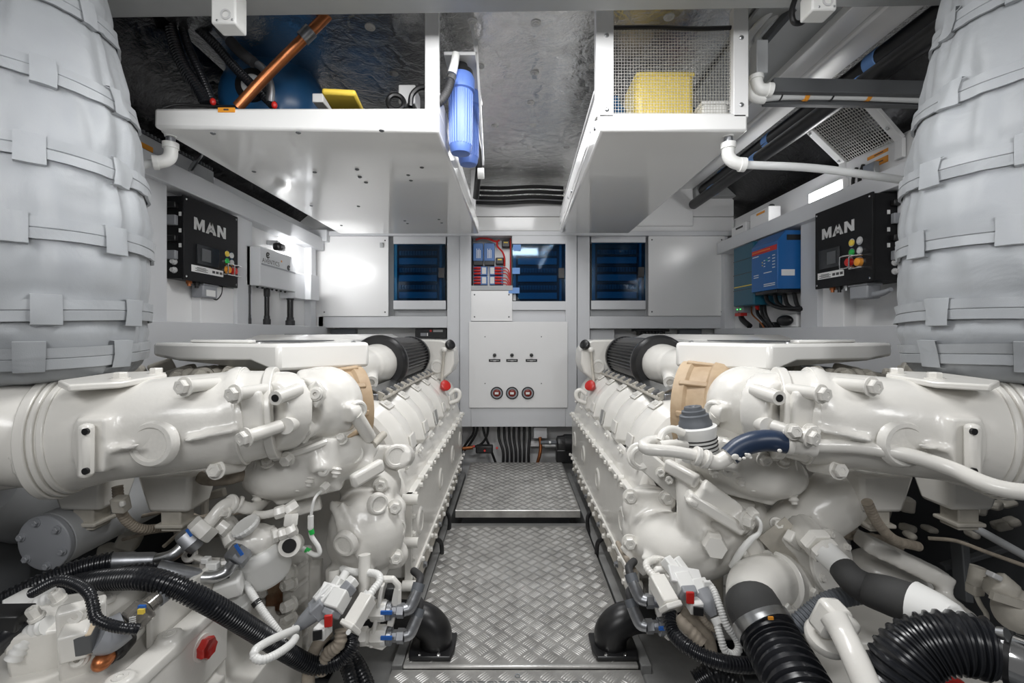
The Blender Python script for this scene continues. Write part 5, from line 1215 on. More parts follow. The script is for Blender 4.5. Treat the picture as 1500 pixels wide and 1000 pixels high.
t = thing('level_sensor', 'clear smoky sensor with a grey plug on the left gearbox', 'sensor', P(210,905,1.1))
build('body', MB().bar(P(190,912,.96), P(216,888,.99), .042, .042), 'clear_smoke', t, bevel=.006); build('neck', MB().cyl(P(214,890,.99), P(233,873,1.02), .017), 'clear_smoke', t)
build('plug', MB().cyl(P(230,876,1.015), P(246,864,1.04), .020), 'plastic_grey', t); build('chip', MB().obox(P(207,895,.955), (.012,.006,.010)), 'yellow', t); build('chip', MB().obox(P(208,889,.96), (.014,.006,.008)), 'blue_mark', t)
for k in range(4): build('pin', MB().bar(P(189,905+3*k,.935), P(199,903+3*k,.94), .002,.002), 'silver', t)
# white cap sensor and hose by the bell housing
t = thing('pressure_switch', 'white capped switch standing between the black hose and the bell housing', 'switch', P(345,880,1.28))
build('cap', MB().obox(P(336,857,1.25), (.065,.055,.05), (.9,.3,.15), (.1,-.2,1)), 'white_plastic', t, bevel=.007)
build('collar', MB().lathe(P(345,867,1.28), P(352,898,1.3), [(0,.030),(.03,.030),(.034,.034),(.055,.034),(.058,.028),(.075,.028)], 24, star=.97), 'white_plastic', t)
build('slot', MB().obox(P(332,843,1.225), (.014,.004,.012)), 'black', t)
solo('white_conduit', MB().corr(Q((352,842,1.3),(368,868,1.27),(385,895,1.25),(402,918,1.24),(415,936,1.25)), .0105, .006, .1), 'white_plastic', 'white corrugated conduit crossing behind the long black hose', 'conduit')
solo('cable_tie', MB().cyl(P(374,880,1.26), P(378,886,1.257), .0125), 'black', 'black tie on the white corrugated conduit', 'cable tie')
t = thing('banjo_hose', 'white banjo eye with clips above the lower steel elbow', 'fitting', P(290,820,1.25))
build('eye', MB().torus(P(278,812,1.25), (.1,-1,.5), .014, .007, 20, 8), 'engine', t); build('link', MB().tube(Q((284,815,1.25),(297,820,1.24),(315,826,1.24)), .008, 8), 'engine', t); build('clip', MB().obox(P(302,820,1.23), (.02,.02,.016)).obox(P(312,828,1.22), (.03,.02,.02)), 'white_plastic', t, bevel=.003)
# green-marked sensor lead
t = thing('sensor_lead', 'thin white sensor lead with two green bands', 'cable', P(455,770,1.36))
build('lead', MB().tube(Q((474,716,1.40),(462,728,1.36),(457,745,1.35),(455,765,1.35)), .0042, 8), 'white_plastic', t)
build('sheath', MB().tube(Q((455,772,1.35),(457,786,1.35),(466,800,1.35),(468,810,1.35),(460,812,1.35),(445,804,1.36),(428,797,1.37)), .0068, 10), 'white_plastic', t)
stripe('splice', P(455,755,1.35), P(455,773,1.35), .0085, 'white_plastic', t); stripe('band', P(455.5,775,1.35), P(457,782,1.35), .0078, 'green', t); stripe('band', P(454,808,1.356), P(448,805,1.358), .0078, 'green', t)
build('plug', MB().hexa(P(480,709,1.40), P(472,717,1.38), .013), 'engine', t)

# ---------------------------------------------------------------- connector cluster and fuel bracket at the foot
def fuel_bracket(f, label):
    t = thing('fuel_bracket', label, 'bracket', f(560,930,1.4))
    D = V(1,0,0) if f is P else V(-1,0,0)
    pl = MB(); pl.bar(f(563,850,1.40), f(547,940,1.40), .012, .06, (0,1,0)); build('plate', pl, 'engine', t, bevel=.004)
    # open frame
    fr = MB(); a = [f(553,848,1.40), f(576,848,1.40), f(583,856,1.40), f(583,900,1.40)]
    fr.tube(a, .011, 8, smooth=False); fr.bar(f(583,860,1.40), f(572,915,1.40), .02, .02, (0,1,0)); build('open_frame', fr, 'engine', t, bevel=.003)
    build('inset', MB().obox(f(568,872,1.43), (.05,.03,.06)), 'black', t, bevel=.004)
    build('foot', MB().slab([f(530,940,1.38),f(568,945,1.38),f(560,930,1.46),f(530,928,1.46)], [f(530,945,1.38),f(560,953,1.38),f(556,936,1.46),f(530,935,1.46)]), 'engine', t, bevel=.003)
    for y in (894,931):
        a, b = f(544,y,1.39), f(566,y-.5,1.39)
        n_ = build('nut', MB().hexa(a, b, .030), 'engine', t); build('hub', MB().cyl(f(528,y+2,1.39), f(545,y,1.39), .021), 'engine', t); build('nut', MB().hexa(f(527,y+1,1.39), f(539,y,1.39), .026), 'engine', t)
        build('label', MB().lathe(f(560,y,1.39), f(568,y,1.39), [(0,.0275),(.014,.0275)], 24), 'label', n_)
        build('union', MB().lathe(f(568,y,1.39), f(592,y,1.39), [(0,.024),(.014,.024),(.015,.017),(.028,.017),(.03,.021),(.05,.021)], 6), 'zinc', t)
        build('swivel', MB().lathe(f(568,y,1.39), f(576,y,1.39), [(0,.026),(.012,.026)], 20), 'zinc', t)
        build('paint_mark', MB().obox(f(566,y+3,1.355), (.034,.006,.010)), 'blue_mark', t)
        el = [f(590,y,1.39), f(600,y-4,1.40), f(606,y-16,1.41), f(612,y-30,1.42)]
        build('elbow', MB().tube(el, [.017,.0185,.0185,.017], 14), 'zinc', t)
        build('hose', MB().tube([f(609,y-26,1.42), f(614,y-40,1.44), f(615,y-50,1.47), f(606,y-58,1.54)], .0125, 10), 'rubber', t)
        build('cuff', MB().cyl(f(610,y-26,1.42), f(614,y-40,1.435), .019), 'rubber_grey', t)
    return t
fuel_bracket(P, 'white fuel pipe bracket with two grey unions by the left vent elbow')
t = thing('wiring_plug', 'grey funnel-shaped plug with white tie, leftmost of the left cluster', 'connector', P(455,900,1.33), 'connectors at the left engine foot')
build('boot', MB().tube(Q((432,922,1.30),(445,910,1.31),(462,895,1.32)), [.010,.020,.027], 14), 'plastic_grey', t); conn('collar', (458,898,1.32), (475,882,1.335), .055, .045, 'plastic_grey', t); conn('shell', (468,886,1.34), (488,862,1.37), .050, .045, 'white_plastic', t)
conn('latch', (462,880,1.325), (485,858,1.36), .016, .02, 'label', t)
build('cable_tie', MB().cyl(P(426,928,1.30), P(433,921,1.30), .0135), 'white_plastic', t)
build('loop', MB().corr(Q((434,921,1.27),(412,930,1.18),(388,942,1.10),(374,952,1.06),(373,962,1.05),(385,966,1.05),(405,958,1.08),(425,944,1.15),(433,934,1.22)), .0098, .0065, .12), 'white_plastic', t)
t = thing('wiring_plug', 'grey and red-faced plug in the middle of the left cluster', 'connector', P(485,900,1.30), 'connectors at the left engine foot')
conn('shell', (487,893,1.31), (503,866,1.35), .050, .045, 'white_plastic', t); conn('insert', (483,903,1.30), (488,893,1.31), .040, .040, 'plastic_grey', t); 
build('face', MB().obox(P(481,909,1.275), (.022,.008,.034), (1,.2,.0)), 'red', t, bevel=.003, label='red plug face')
conn('tail', (502,868,1.35), (520,848,1.38), .030, .030, 'white_plastic', t); conn('sleeve', (505,868,1.345), (515,856,1.36), .034, .034, 'plastic_grey', t)
t = thing('wiring_plug', 'white plug pair strapped together at the top of the left cluster', 'connector', P(495,860,1.38), 'connectors at the left engine foot')
conn('body', (484,872,1.37), (500,846,1.4), .028, .03, 'white_plastic', t); conn('body', (496,872,1.37), (510,850,1.4), .026, .028, 'white_plastic', t); build('strap', MB().obox(P(490,868,1.355), (.085,.05,.010), (.9,.1,-.3), (.5,-.3,.8)), 'label', t, bevel=.003)
build('pipe_end', MB().cyl(P(500,850,1.39), P(507,838,1.41), .013), 'white_plastic', t)
t = thing('wiring_plug', 'long white square plug lying across the left cluster', 'connector', P(525,900,1.30), 'connectors at the left engine foot')
conn('body', (514,918,1.27), (540,874,1.34), .042, .042, 'engine', t); conn('mouth', (511,922,1.265), (516,914,1.275), .050, .048, 'engine', t); build('pin', MB().cyl(P(512,924,1.25), P(510,926,1.235), .006), 'white_plastic', t)
build('conduit', MB().corr(Q((541,872,1.345),(548,862,1.36),(556,852,1.38),(555,843,1.40),(545,839,1.42),(520,838,1.45),(500,833,1.48)), .0115, .007, .12), 'white_plastic', t)
build('cable_tie', MB().cyl(P(538,876,1.337), P(543,869,1.345), .020), 'white_plastic', t)
t = thing('open_connector', 'small empty white connector below the left cluster', 'connector', P(467,927,1.28))
conn('shell', (466,930,1.27), (480,915,1.31), .035, .035, 'white_plastic', t); build('cavity', MB().obox(P(465,930,1.258), (.024,.006,.024), (1,.3,0)), 'black', t); 
solo('braided_hose', MB().tube(Q((482,925,1.36),(468,940,1.35),(458,960,1.34),(452,990,1.32),(452,1020,1.3)), .018, 12), 'harness', 'beige braided hose dropping below the left connector cluster', 'hose')
solo('white_conduit', MB().corr(Q((500,922,1.34),(497,942,1.33),(480,958,1.33),(470,985,1.33)), .019, .012, .12), 'harness', 'pale ribbed conduit under the left connector cluster', 'conduit')
for i, pts in enumerate(([(500,958,1.45),(512,985,1.4),(520,1020,1.35)],[(515,960,1.47),(528,980,1.42),(545,1020,1.36)])):
    solo('black_hose', MB().corr(Q(*pts), .022, .011, .1), 'hose', ('inner black hose going down under the left cluster','outer black hose going down under the left cluster')[i], 'hose')
# floor vent elbows
def vent(x, s, label):
    t = thing('vent_elbow', label, 'vent elbow', (x,1.74,0), 'black floor vent elbows')
    build('elbow', MB().tube([(x-s*.30,1.78,.10),(x-s*.12,1.76,.105),(x-s*.04,1.745,.10),(x+s*.005,1.74,.06),(x+s*.01,1.74,.002)], [.054,.056,.06,.062,.06], 22), 'black', t)
    build('flange', MB().prism([(x-.075,1.66,.001),(x+.075,1.66,.001),(x+.085,1.70,.001),(x+.085,1.80,.001),(x-.085,1.80,.001),(x-.085,1.70,.001)], (0,0,.016)), 'black', t, bevel=.005)
    for dx in (-.04,.03): stud('bolt', (x+dx,1.672,.016), (0,0,1), .006, t, 'chrome')
vent(-.30, 1, 'black vent elbow standing on the tread plate by the left engine')
vent(.385, -1, 'black vent elbow standing on the tread plate by the right engine')
# ================================================================== foot of the right engine (bolted on)
t = ER
def PM(px, py, Y): return mirror(P(px, py, Y))
mb = MB(); mb.tube(Q((940,765,1.80),(948,778,1.72),(972,795,1.61),(1012,800,1.53),(1058,775,1.53),(1092,730,1.58)), [.075,.095,.110,.112,.105,.08], 28)
mb.tube(Q((1015,800,1.52),(1016,745,1.47),(1010,690,1.50)), [.06,.052,.05], 20); mb.ell(P(950,745,1.72), (.10,.08,.09)); mb.bar(P(925,728,1.68), P(990,730,1.66), .03, .06); mb.bar(P(930,735,1.68), P(922,800,1.66), .03, .05, (0,1,0))
mb.bar(P(915,795,1.66), P(950,838,1.6), .05, .03, (0,1,0)); mb.tube(Q((940,815,1.53),(1000,838,1.46),(1060,815,1.46)), .014, 10)
mb.cyl(P(1040,785,1.45), P(1046,798,1.38), .034); mb.obox(P(1055,745,1.43), (.20,.06,.075), (.85,.1,-.5)); mb.bar(P(1030,705,1.42), P(1085,745,1.41), .02, .025); mb.cyl(P(1078,770,1.41), P(1094,758,1.41), .034)
pc = build('pump_elbow', mb, 'engine', t, cast=.0085, sm=4)
for q, d in ((P(923,727,1.635),(-.1,-1,.1)),(P(976,729,1.60),(0,-1,.1)),(P(922,793,1.60),(-.1,-1,0))): stud('bolt', q, d, .021, pc, 'engine', h=.022)
build('hexagon_plug', MB().hexa(P(1044,790,1.42), P(1049,803,1.33), .034), 'engine', pc); build('clamp_lug', MB().bar(P(1006,724,1.42), P(1088,775,1.39), .05, .035).obox(P(1013,735,1.40),(.035,.03,.02),(.8,.1,-.5)), 'engine', pc, bevel=.008)
stud('bolt', P(1090,761,1.375), (.6,-.8,0), .022, pc, 'engine', h=.025)
build('drain_pipe', MB().tube(Q((964,815,1.45),(964,858,1.43)), .020, 14, smooth=False), 'engine', t)
build('slotted_bracket', MB().bar(P(938,668,1.58), P(1002,722,1.50), .014, .075).cyl(P(938,668,1.575), P(938,668,1.589), .048), 'engine', t, bevel=.006)
stud('boss', P(940,670,1.574), (-.1,-1,.05), .036, t, 'engine', h=.012)
for q in ((968,692,1.53),(980,702,1.515)): stud('bolt', P(*q), (-.3,-1,.2), .014, t, 'engine', h=.025)
build('back_plate', MB().obox(P(1010,850,1.75), (.25,.04,.22)), 'engine_dirty', t, bevel=.01)
# filler neck
nk = thing('oil_filler', 'grey stepped filler cap on a white ringed neck', 'filler cap', P(1022,660,1.33))
a, b = P(1026,672,1.34), P(1019,625,1.34); d = (b-a).normalized()
build('neck', MB().lathe(a, b, [(0,.052),(.02,.056),(.04,.052),(.075,.054),(.085,.058),(.097,.058),(.10,.05)], 32), 'white_plastic', nk)
for k in range(4): build('groove', MB().torus(a+d*(.030+.011*k), d, .0525+.0005*k, .0022, 32, 6), 'black', nk)
build('cap', MB().lathe(a+d*.092, b+d, [(0,.048),(.02,.046),(.025,.042),(.04,.041),(.043,.034),(.053,.033),(.055,.026),(.064,.024),(.064,.012),(.06,.008)], 32), 'rubber_grey', nk)
build('spout', MB().bar(P(1045,668,1.3), P(1056,678,1.29), .04, .03), 'white_plastic', nk, bevel=.006)
# water pipe with blue coupling
t = thing('water_pipe', 'long white water pipe with a chipped blue rubber coupling', 'pipe', P(1110,655,1.2))
build('pipe', MB().tube(Q((975,644,1.30),(952,646,1.26),(943,652,1.22),(950,658,1.20),(985,661,1.2),(1020,667,1.2)), .0155, 14), 'engine', t)
build('elbow', MB().tube(Q((1018,667,1.2),(1034,673,1.2),(1050,677,1.2),(1064,670,1.2),(1078,660,1.2)), .019, 16), 'engine', t)
for a, b in (((1017,666.5,1.2),(1024,669,1.2)),((1030,671,1.2),(1036,674,1.2)),((1068,669,1.2),(1075,663,1.2))): build('clamp_ring', MB().cyl(P(*a), P(*b), .0255), 'engine', t, bevel=.002)
cp = build('coupling', MB().tube(Q((1068,668,1.2),(1084,655,1.2),(1105,647,1.195),(1128,645,1.19),(1152,649,1.18)), [.0265,.027,.028,.028,.027], 22), 'blue_rubber', t, label='dark blue rubber coupling')
for q, r in (((1077,669,1.172),.010),((1083,672,1.172),.006),((1090,671,1.170),.005),((1096,667,1.168),.008),((1099,670,1.169),.005),((1093,665,1.167),.004),((1142,660,1.156),.006)): build('paint_chip', MB().ell(P(*q), (r,.004,r*.8)), 'engine', cp)
build('sleeve', MB().lathe(P(1150,649,1.18), P(1188,652,1.17), [(0,.028),(.014,.028),(.016,.025),(.030,.025),(.034,.027),(.05,.026),(.058,.029),(.068,.029)], 24), 'engine', t)
build('pipe', MB().tube(Q((1185,652,1.17),(1250,654,1.15),(1320,664,1.10),(1390,685,1.05),(1440,707,1.0),(1480,718,.97),(1540,724,.94)), .0178, 16), 'engine', t)
build('clamp_plate', MB().obox(P(1172,633,1.17), (.085,.03,.02), (1,.1,0)), 'engine', t, bevel=.008)
for x in (1161,1187): stud('bolt', P(x,632,1.15), (-.1,-1,.2), .016, t, 'engine', h=.02)
solo('vent_hose', MB().tube(Q((1002,634,1.28),(985,628,1.28),(972,633,1.27),(966,645,1.26)), .0105, 12), 'engine', 'small white hose curving from the filler neck', 'hose')
solo('vent_hose', MB().tube(Q((966,652,1.24),(985,650,1.25),(1004,652,1.29)), .012, 12), 'engine', 'short white hose stub under the filler neck', 'hose')
# raw water pump
t = thing('raw_water_pump', 'large pale raw water pump with a round cover plate', 'pump', P(1190,830,1.45))
mb = MB(); mb.tube(Q((1122,800,1.52),(1150,778,1.49),(1195,752,1.45),(1233,722,1.45),(1258,690,1.52)), [.06,.075,.088,.09,.082], 28)
mb.cyl(P(1125,815,1.50), P(1215,826,1.36), .080, .085); mb.cyl(P(1175,775,1.38), P(1200,800,1.24), .048, .034); mb.ell(P(1150,850,1.46), (.06,.06,.06))
mb.cyl(P(1135,765,1.4), P(1163,790,1.36), .016); mb.cyl(P(1175,868,1.38), P(1186,866,1.32), .022); mb.bar(P(1150,780,1.36), P(1205,845,1.34), .03, .05)
b_ = build('casing', mb, 'engine', t, cast=.0085, sm=4)
c = P(1222,823,1.325); d = V(.40,-.88,.22).normalized(); u, v = frame(d)
cp = build('cover_plate', MB().lathe(c-d*.012, c+d, [(0,.090),(.010,.090),(.013,.086)], 40), 'engine', t)
for k in range(6): e = u*math.cos(PI*k/3+.4)+v*math.sin(PI*k/3+.4); stud('bolt', c+e*.074+d*.0, d, .010, cp, 'engine')
build('collar', MB().torus(P(1270,693,1.53), (P(1262,695,1.52)-P(1240,722,1.45)), .088, .014, 32, 10), 'engine', t)
build('lug', MB().obox(P(1163,790,1.33), (.05,.03,.035), (.7,.2,-.6)), 'engine', t, bevel=.005); stud('bolt', P(1136,766,1.385), (-.2,-1,.3), .014, t, 'engine', h=.03); stud('bolt', P(1187,866,1.315), (.5,-.9,0), .015, t, 'engine')
for j in range(4): build('cast_mark', MB().bar(P(1130+2*j,812+5*j,1.345), P(1146+2*j,820+5*j,1.345), .004, .005), 'engine', t)
build('seam', MB().bar(P(1130,772,1.36), P(1212,860,1.33), .004, .10), 'engine_dirty', t)
t = thing('pump_hose', 'black rubber elbow hose between white pipe ends on the raw water pump', 'hose', P(1290,870,1.1))
build('nut', MB().hexa(P(1192,790,1.24), P(1203,802,1.21), .040), 'engine', t); build('nut', MB().hexa(P(1202,800,1.21), P(1213,812,1.19), .036), 'engine', t)
build('stub', MB().cyl(P(1209,808,1.195), P(1240,838,1.14), .031), 'white_plastic', t)
build('hose', MB().tube(Q((1234,832,1.15),(1248,848,1.12),(1270,862,1.11),(1305,873,1.05),(1352,890,.99)), [.032,.034,.038,.043,.044], 22), 'rubber_matt', t)
build('cone', MB().tube(Q((1341,889,.99),(1375,902,.955),(1398,912,.93),(1402,914,.925)), [.053,.045,.037,.031], 26, smooth=False), 'white_plastic', t)
build('pipe', MB().tube(Q((1400,913,.93),(1460,945,.88),(1540,988,.83)), .028, 20), 'white_plastic', t)
# hose with vee clamp
t = thing('cooling_hose', 'big black corrugated hose with steel clamp on a white elbow', 'hose', P(1140,930,1.15))
mb = MB(); mb.tube(Q((1160,850,1.38),(1130,850,1.34),(1106,860,1.29),(1100,885,1.235)), [.072,.074,.072,.064], 28); mb.ell(P(1100,866,1.30), (.062,.062,.062)); mb.obox(P(1096,838,1.28), (.035,.03,.02))
build('elbow', mb, 'engine', t, cast=.008, sm=4)
vb = build('vee_clamp', MB().lathe(P(1137,851,1.345), P(1151,851,1.375), [(-.016,.079),(-.014,.083),(.014,.083),(.016,.079)], 40), 'engine', t)
build('clamp_lug', MB().obox(P(1150,888,1.27), (.03,.03,.02), (.6,.2,-.8)).obox(P(1153,895,1.265), (.05,.025,.02)).cyl(P(1148,893,1.26),P(1150,912,1.26),.006), 'engine', vb, bevel=.004)
build('cuff', MB().tube(Q((1100,880,1.235),(1105,892,1.21),(1116,912,1.18)), [.066,.069,.067], 26), 'rubber_matt', t)
cl = build('clamp_band', MB().tube(Q((1112,906,1.187),(1117,915,1.175),(1124,926,1.158)), .0735, 30), 'steel', t)
build('rust_spot', MB().obox(P(1129,905,1.108), (.012,.004,.007)), 'orange', cl)
build('hose', MB().corr(Q((1124,927,1.157),(1140,955,1.11),(1165,1000,1.03),(1195,1060,.95)), .072, .020, .11, 26), 'hose', t)
solo('corrugated_hose', MB().corr(Q((1150,930,1.2),(1180,904,1.2),(1215,880,1.2),(1268,868,1.2)), .024, .010, .12), 'rubber_grey', 'dark blue-grey corrugated hose passing behind the white elbow fitting', 'hose')
t = thing('pipe_fitting', 'white angular pipe elbow at the bottom of the right engine', 'fitting', P(1225,920,.97))
build('body', MB().obox(P(1216,905,1.02), (.055,.05,.075), (.9,.2,-.15), (.2,-.3,1)), 'engine', t, bevel=.010); build('flange', MB().lathe(P(1211,936,1.04), P(1216,918,1.02), [(0,.044),(.012,.046),(.02,.042)], 26), 'engine', t); build('flange', MB().obox(P(1232,915,1.0), (.055,.05,.055), (.8,.1,-.5)), 'engine', t, bevel=.014)
build('pipe', MB().tube(Q((1222,905,.99),(1236,930,.96),(1255,970,.91),(1285,1040,.85)), [.028,.025,.025,.025], 18), 'engine', t)
t = thing('bilge_hose', 'thick black ribbed hose on a shiny steel pipe at the bottom right', 'hose', P(1380,950,.9))
build('hose', MB().corr(Q((1330,1060,.90),(1312,1010,.90),(1322,972,.90),(1350,948,.90),(1392,940,.885),(1430,946,.87),(1452,952,.86)), .056, .013, .10, 24), 'hose', t)
build('steel_pipe', MB().tube(Q((1440,950,.865),(1480,963,.84),(1560,995,.80)), .043, 26), 'chrome', t)
cb = build('clamp_band', MB().tube(Q((1474,961,.845),(1484,965,.838)), .047, 26, smooth=False), 'black', t); build('clamp_screw', MB().cyl(P(1464,928,.84), P(1476,930,.83), .012), 'steel', cb)
# sensors and pipes in the dark on the right
t = ER
mb = MB(); mb.obox(P(1300,960,1.40), (.50,.30,.26), (.95,-.25,.1)); mb.ell(P(1310,842,1.68), (.17,.12,.08), (1,.1,-.3)); mb.bar(P(1260,790,1.55), P(1385,850,1.5), .10, .05); mb.obox(P(1240,1000,1.3), (.30,.2,.14), (.95,-.25,.1)); mb.obox(P(1420,1010,1.2), (.30,.2,.14), (.95,-.25,.1))
build('gearbox_flange', mb, 'engine', t, cast=.012, sm=4)
for k in range(28):
    p = P(1100+random.random()*200, 740+random.random()*60, 1.75+random.random()*.15) if k < 16 else P(1290+random.random()*200, 725+random.random()*60, 1.62+random.random()*.15)
    build('block_casting', MB().obox(p, (.025+.03*random.random(),.05,.02+.035*random.random()), (1,random.random()-.5,random.random()-.5)), 'engine_dirty', t, bevel=.010)
build('bracket', MB().bar(P(1110,790,1.42), P(1090,822,1.38), .02, .06).obox(P(1105,800,1.38), (.06,.012,.07), (.8,.2,.4)), 'engine', t, bevel=.006)
build('sensor_lead', MB().tube(Q((1103,752,1.36),(1114,765,1.34),(1112,780,1.34),(1100,790,1.34),(1085,808,1.34),(1072,830,1.36)), [.005,.005,.006,.009,.010,.010], 10), 'white_plastic', t); build('sensor_boss', MB().hexa(P(1098,747,1.38), P(1108,757,1.35), .015), 'engine', t)
mb = MB(); mb.lathe(P(1150,600,1.0), P(1150,600,2.0), [(0,.01),(.01,.01)], 6)
build('clutter_strut', MB().bar(P(1405,790,1.75), P(1412,880,1.7), .03, .05, (0,1,0)).bar(P(1380,830,1.8), P(1480,800,1.8), .03, .02), 'darkgrey', t, bevel=.004)
solo('cable_harness', MB().corr(Q((1270,735,1.30),(1285,765,1.32),(1310,790,1.36),(1345,800,1.42)), .0145, .010, .06), 'harness', 'tan taped cable harness under the right intake casing', 'cable harness')
solo('cable_harness', MB().corr(Q((1200,780,1.66),(1240,783,1.62),(1290,790,1.6),(1320,800,1.6)), .016, .010, .06), 'harness', 'second tan harness behind the raw water pump', 'cable harness')
solo('cable', MB().tube(Q((1360,788,1.5),(1400,792,1.45),(1450,810,1.38),(1520,835,1.3)), .006, 8), 'harness', 'thin tan cable running right from the taped harness', 'cable')
solo('grey_pipe', MB().tube(Q((1395,755,1.5),(1450,785,1.42),(1530,830,1.3)), .012, 10), 'greyp', 'thin grey pipe slanting down below the right intake casing', 'pipe')
t = thing('temperature_sensor', 'small pale sensor with a hanging lead in the dark right corner', 'sensor', P(1430,850,1.3))
build('body', MB().cyl(P(1433,830,1.28), P(1428,856,1.28), .018), 'engine_dirty', t); build('plug', MB().obox(P(1428,862,1.28), (.03,.03,.03)), 'engine_dirty', t, bevel=.004); build('lead', MB().tube(Q((1428,868,1.28),(1436,885,1.27),(1445,900,1.26),(1444,915,1.26)), .006, 8), 'engine_dirty', t)
t = thing('valve_body', 'pale valve body with a rounded neck at the right picture edge', 'valve', P(1480,890,1.2))
mb = MB(); mb.cyl(P(1453,850,1.2), P(1480,872,1.18), .035); mb.ell(P(1492,895,1.18), (.055,.05,.055)); mb.cyl(P(1455,842,1.21), P(1462,852,1.2), .026)
build('body', mb, 'engine_dirty', t, cast=.008, sm=3); build('clip', MB().obox(P(1456,843,1.17), (.03,.02,.014), (.8,.1,-.4)), 'silver', t, bevel=.003); build('flange', MB().obox(P(1480,880,1.15), (.10,.01,.02), (.95,0,-.3)), 'engine_dirty', t)
solo('white_rod', MB().tube(Q((1330,905,1.2),(1360,920,1.18),(1375,930,1.16)), .010, 10), 'engine', 'short white rod behind the black rubber elbow hose', 'rod')
solo('strut_pipe', MB().tube(Q((1160,945,1.25),(1180,985,1.2),(1205,1030,1.12)), .014, 10), 'engine', 'thin white pipe beside the big corrugated hose', 'pipe')
solo('strut_pipe', MB().tube(Q((1160,890,1.35),(1185,872,1.4),(1205,868,1.45),(1230,880,1.48)), .014, 10), 'engine', 'thin white bent pipe behind the dark corrugated hose', 'pipe')
solo('red_plug', MB().obox(P(1391,998,1.05), (.06,.02,.03), (.9,0,-.4)), 'red_paint', 'dark red item under the steel pipe at the bottom right', 'plug', bevel=.006)
# ---------------------------------------------------------------- connector cluster on the right
fuel_bracket(lambda px, py, Y: mirror(P(px, py-14, Y)), 'white fuel pipe bracket with two grey unions by the right vent elbow')
t = thing('wiring_plug', 'long white square plug above the black hose of the right cluster', 'connector', P(970,870,1.3), 'connectors at the right engine foot')
conn('body', (961,848,1.35), (982,887,1.27), .046, .044, 'engine', t); conn('mouth', (980,884,1.275), (984,893,1.265), .052, .05, 'engine', t); conn('neck', (957,842,1.36), (962,850,1.35), .03, .03, 'engine', t)
build('conduit', MB().corr(Q((958,844,1.36),(948,832,1.38),(948,824,1.4),(958,820,1.43),(972,822,1.46)), .0115, .007, .1), 'engine', t)
t = thing('wiring_plug', 'white plug with grey insert and red face in the right cluster', 'connector', P(1005,865,1.32), 'connectors at the right engine foot')
conn('shell', (994,842,1.36), (1006,868,1.32), .05, .05, 'white_plastic', t); conn('insert', (1005,862,1.32), (1010,874,1.30), .042, .042, 'plastic_grey', t); build('face', MB().obox(P(1011,875,1.275), (.022,.008,.034), (1,-.1,0)), 'red', t, bevel=.003, label='red plug face')
conn('body', (974,818,1.4), (995,845,1.36), .03, .032, 'white_plastic', t); conn('body', (988,818,1.4), (1006,842,1.37), .026, .028, 'white_plastic', t)
build('strap', MB().obox(P(1004,843,1.35), (.10,.05,.012), (.95,.1,-.2), (-.3,-.5,.8)), 'label', t, bevel=.003)
t = thing('wiring_plug', 'grey funnel-shaped plug with white loop, rightmost of the right cluster', 'connector', P(1030,885,1.3), 'connectors at the right engine foot')
conn('shell', (1018,850,1.35), (1028,872,1.32), .048, .046, 'white_plastic', t); build('boot', MB().tube(Q((1026,866,1.325),(1036,884,1.30),(1046,902,1.28)), [.028,.024,.011], 14), 'plastic_grey', t)
build('cable_tie', MB().cyl(P(1047,904,1.28), P(1052,914,1.27), .0135), 'white_plastic', t); build('tie_tail', MB().obox(P(1036,854,1.32), (.02,.012,.012)), 'white_plastic', t)
build('loop', MB().corr(Q((1036,852,1.33),(1046,866,1.31),(1055,890,1.28),(1064,915,1.26),(1078,935,1.25),(1082,950,1.24),(1074,958,1.24),(1062,952,1.24),(1056,935,1.25),(1050,914,1.27)), .0105, .0065, .12), 'white_plastic', t)
t = thing('open_connector', 'small empty white connector below the right cluster', 'connector', P(1022,893,1.28))
conn('shell', (1014,880,1.31), (1022,893,1.28), .036, .036, 'white_plastic', t); build('cavity', MB().obox(P(1023,895,1.262), (.026,.006,.022), (1,-.2,0)), 'black', t)
build('tail', MB().corr(Q((1024,896,1.3),(1035,912,1.29),(1048,922,1.29)), .010, .006, .1), 'harness', t)
solo('corrugated_hose', MB().corr(Q((981,894,1.30),(980,908,1.28),(987,928,1.25),(1008,948,1.2),(1045,966,1.17),(1090,974,1.17),(1135,970,1.2)), .0195, .0085, .15, 18), 'hose', 'glossy black corrugated hose looping below the right cluster', 'hose')
solo('braided_hose', MB().tube(Q((998,895,1.36),(1020,910,1.34),(1036,930,1.33),(1042,955,1.33),(1040,985,1.33)), .017, 12), 'harness', 'beige braided hose curving below the right connector cluster', 'hose')
solo('white_conduit', MB().corr(Q((992,905,1.32),(1005,918,1.3),(1020,932,1.29),(1030,942,1.28)), .018, .016, .12), 'harness', 'pale ribbed conduit end under the right connector cluster', 'conduit')
solo('braided_hose', MB().tube(Q((905,795,1.75),(916,815,1.65),(930,838,1.5)), .010, 10), 'harness', 'thin braided hose running to the right fuel bracket', 'hose')
solo('black_hose', MB().corr(Q((1020,1000,1.3),(1050,985,1.3),(1080,1000,1.3)), .03, .012, .1), 'hose', 'black hose arc at the bottom edge left of the big corrugated hose', 'hose')
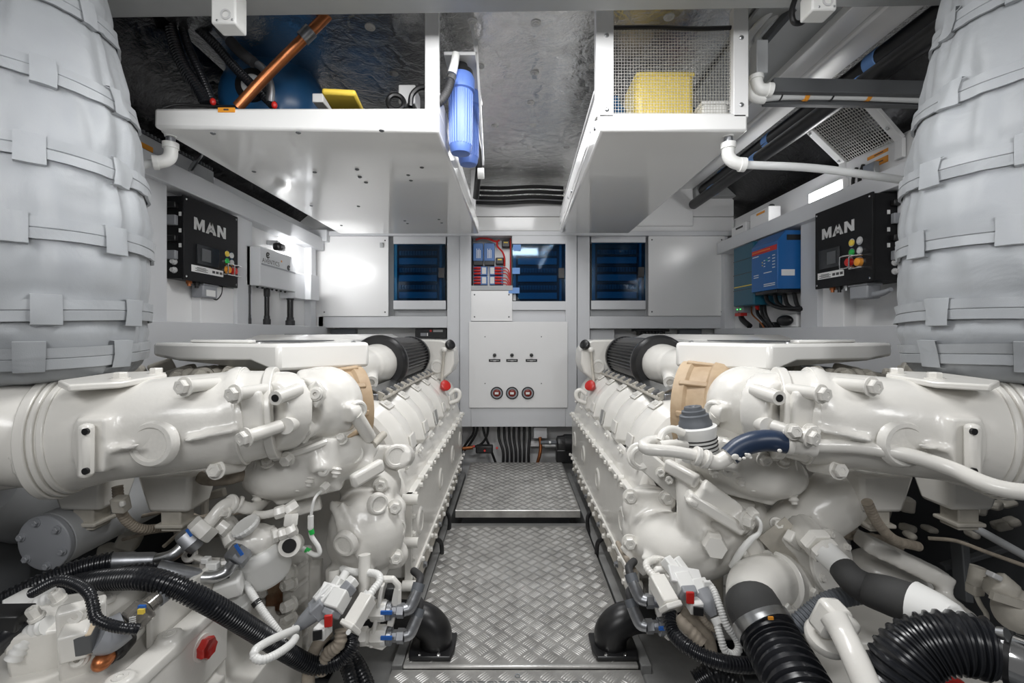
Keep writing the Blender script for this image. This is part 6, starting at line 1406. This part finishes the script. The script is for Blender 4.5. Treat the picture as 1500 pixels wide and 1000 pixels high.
# ================================================================== camera and light
cam = bpy.data.cameras.new('camera'); co = bpy.data.objects.new('camera', cam); C.objects.link(co)
cam.sensor_width = 36; cam.lens = 36*F/1500; cam.shift_y = -13/1500; cam.clip_start = .02
co.location = (0,0,EYE); co.rotation_euler = (PI/2,0,0)
bpy.context.scene.camera = co
w = bpy.data.worlds.new('world'); bpy.context.scene.world = w; w.use_nodes = True
w.node_tree.nodes['Background'].inputs[0].default_value = (1,1,1,1); w.node_tree.nodes['Background'].inputs[1].default_value = .11
def area(name, loc, target, sx, sy, power, col=(1,1,1), spread=180):
    l = bpy.data.lights.new(name, 'AREA'); l.shape = 'RECTANGLE'; l.size = sx; l.size_y = sy; l.energy = power; l.color = col; l.spread = math.radians(spread)
    o = bpy.data.objects.new(name, l); C.objects.link(o); o.location = loc
    o.rotation_euler = (Vector(target)-Vector(loc)).to_track_quat('-Z', 'Y').to_euler(); return o
area('fill_light_aft', (-.65,-.9,2.3), (-.1,2.2,.8), 1.2, .5, 20)  # added fill light behind the camera, no fixture
area('fill_light_aft', (1.32,-.9,2.3), (.4,2.2,.8), .45, .5, 14)  # its added counterpart, set aside from the cabinet glass reflection
area('fill_light_middle', (.02,1.45,2.38), (.02,1.8,0), .8, .3, 22)  # added fill over the walkway, no lamp hangs here
area('fill_light_fore', (.03,3.0,2.5), (.03,3.05,0), .45, .9, 8)  # added fill below the far ceiling, without a fixture
area('left_wall_light', (-1.60,3.36,1.83), (-1.45,4.1,1.6), .25, .06, 3.5)
area('right_wall_light', (1.90,2.86,2.06), (.8,3.2,2.2), .25, .1, 2)
area('fill_light_left', (-.30,-.15,1.55), (-1.7,3.0,1.8), .4, .4, 1.3, spread=40)  # added narrow fill to brighten the left wall
area('fill_light_right', (.38,-.15,1.55), (1.9,3.0,1.8), .4, .4, 1.0, spread=40)  # same added fill for the right wall
sc = bpy.context.scene
sc.view_settings.view_transform = 'Standard'; sc.view_settings.look = 'None'; sc.view_settings.gamma = 1; sc.view_settings.use_curve_mapping = False
sc.view_settings.exposure = .13
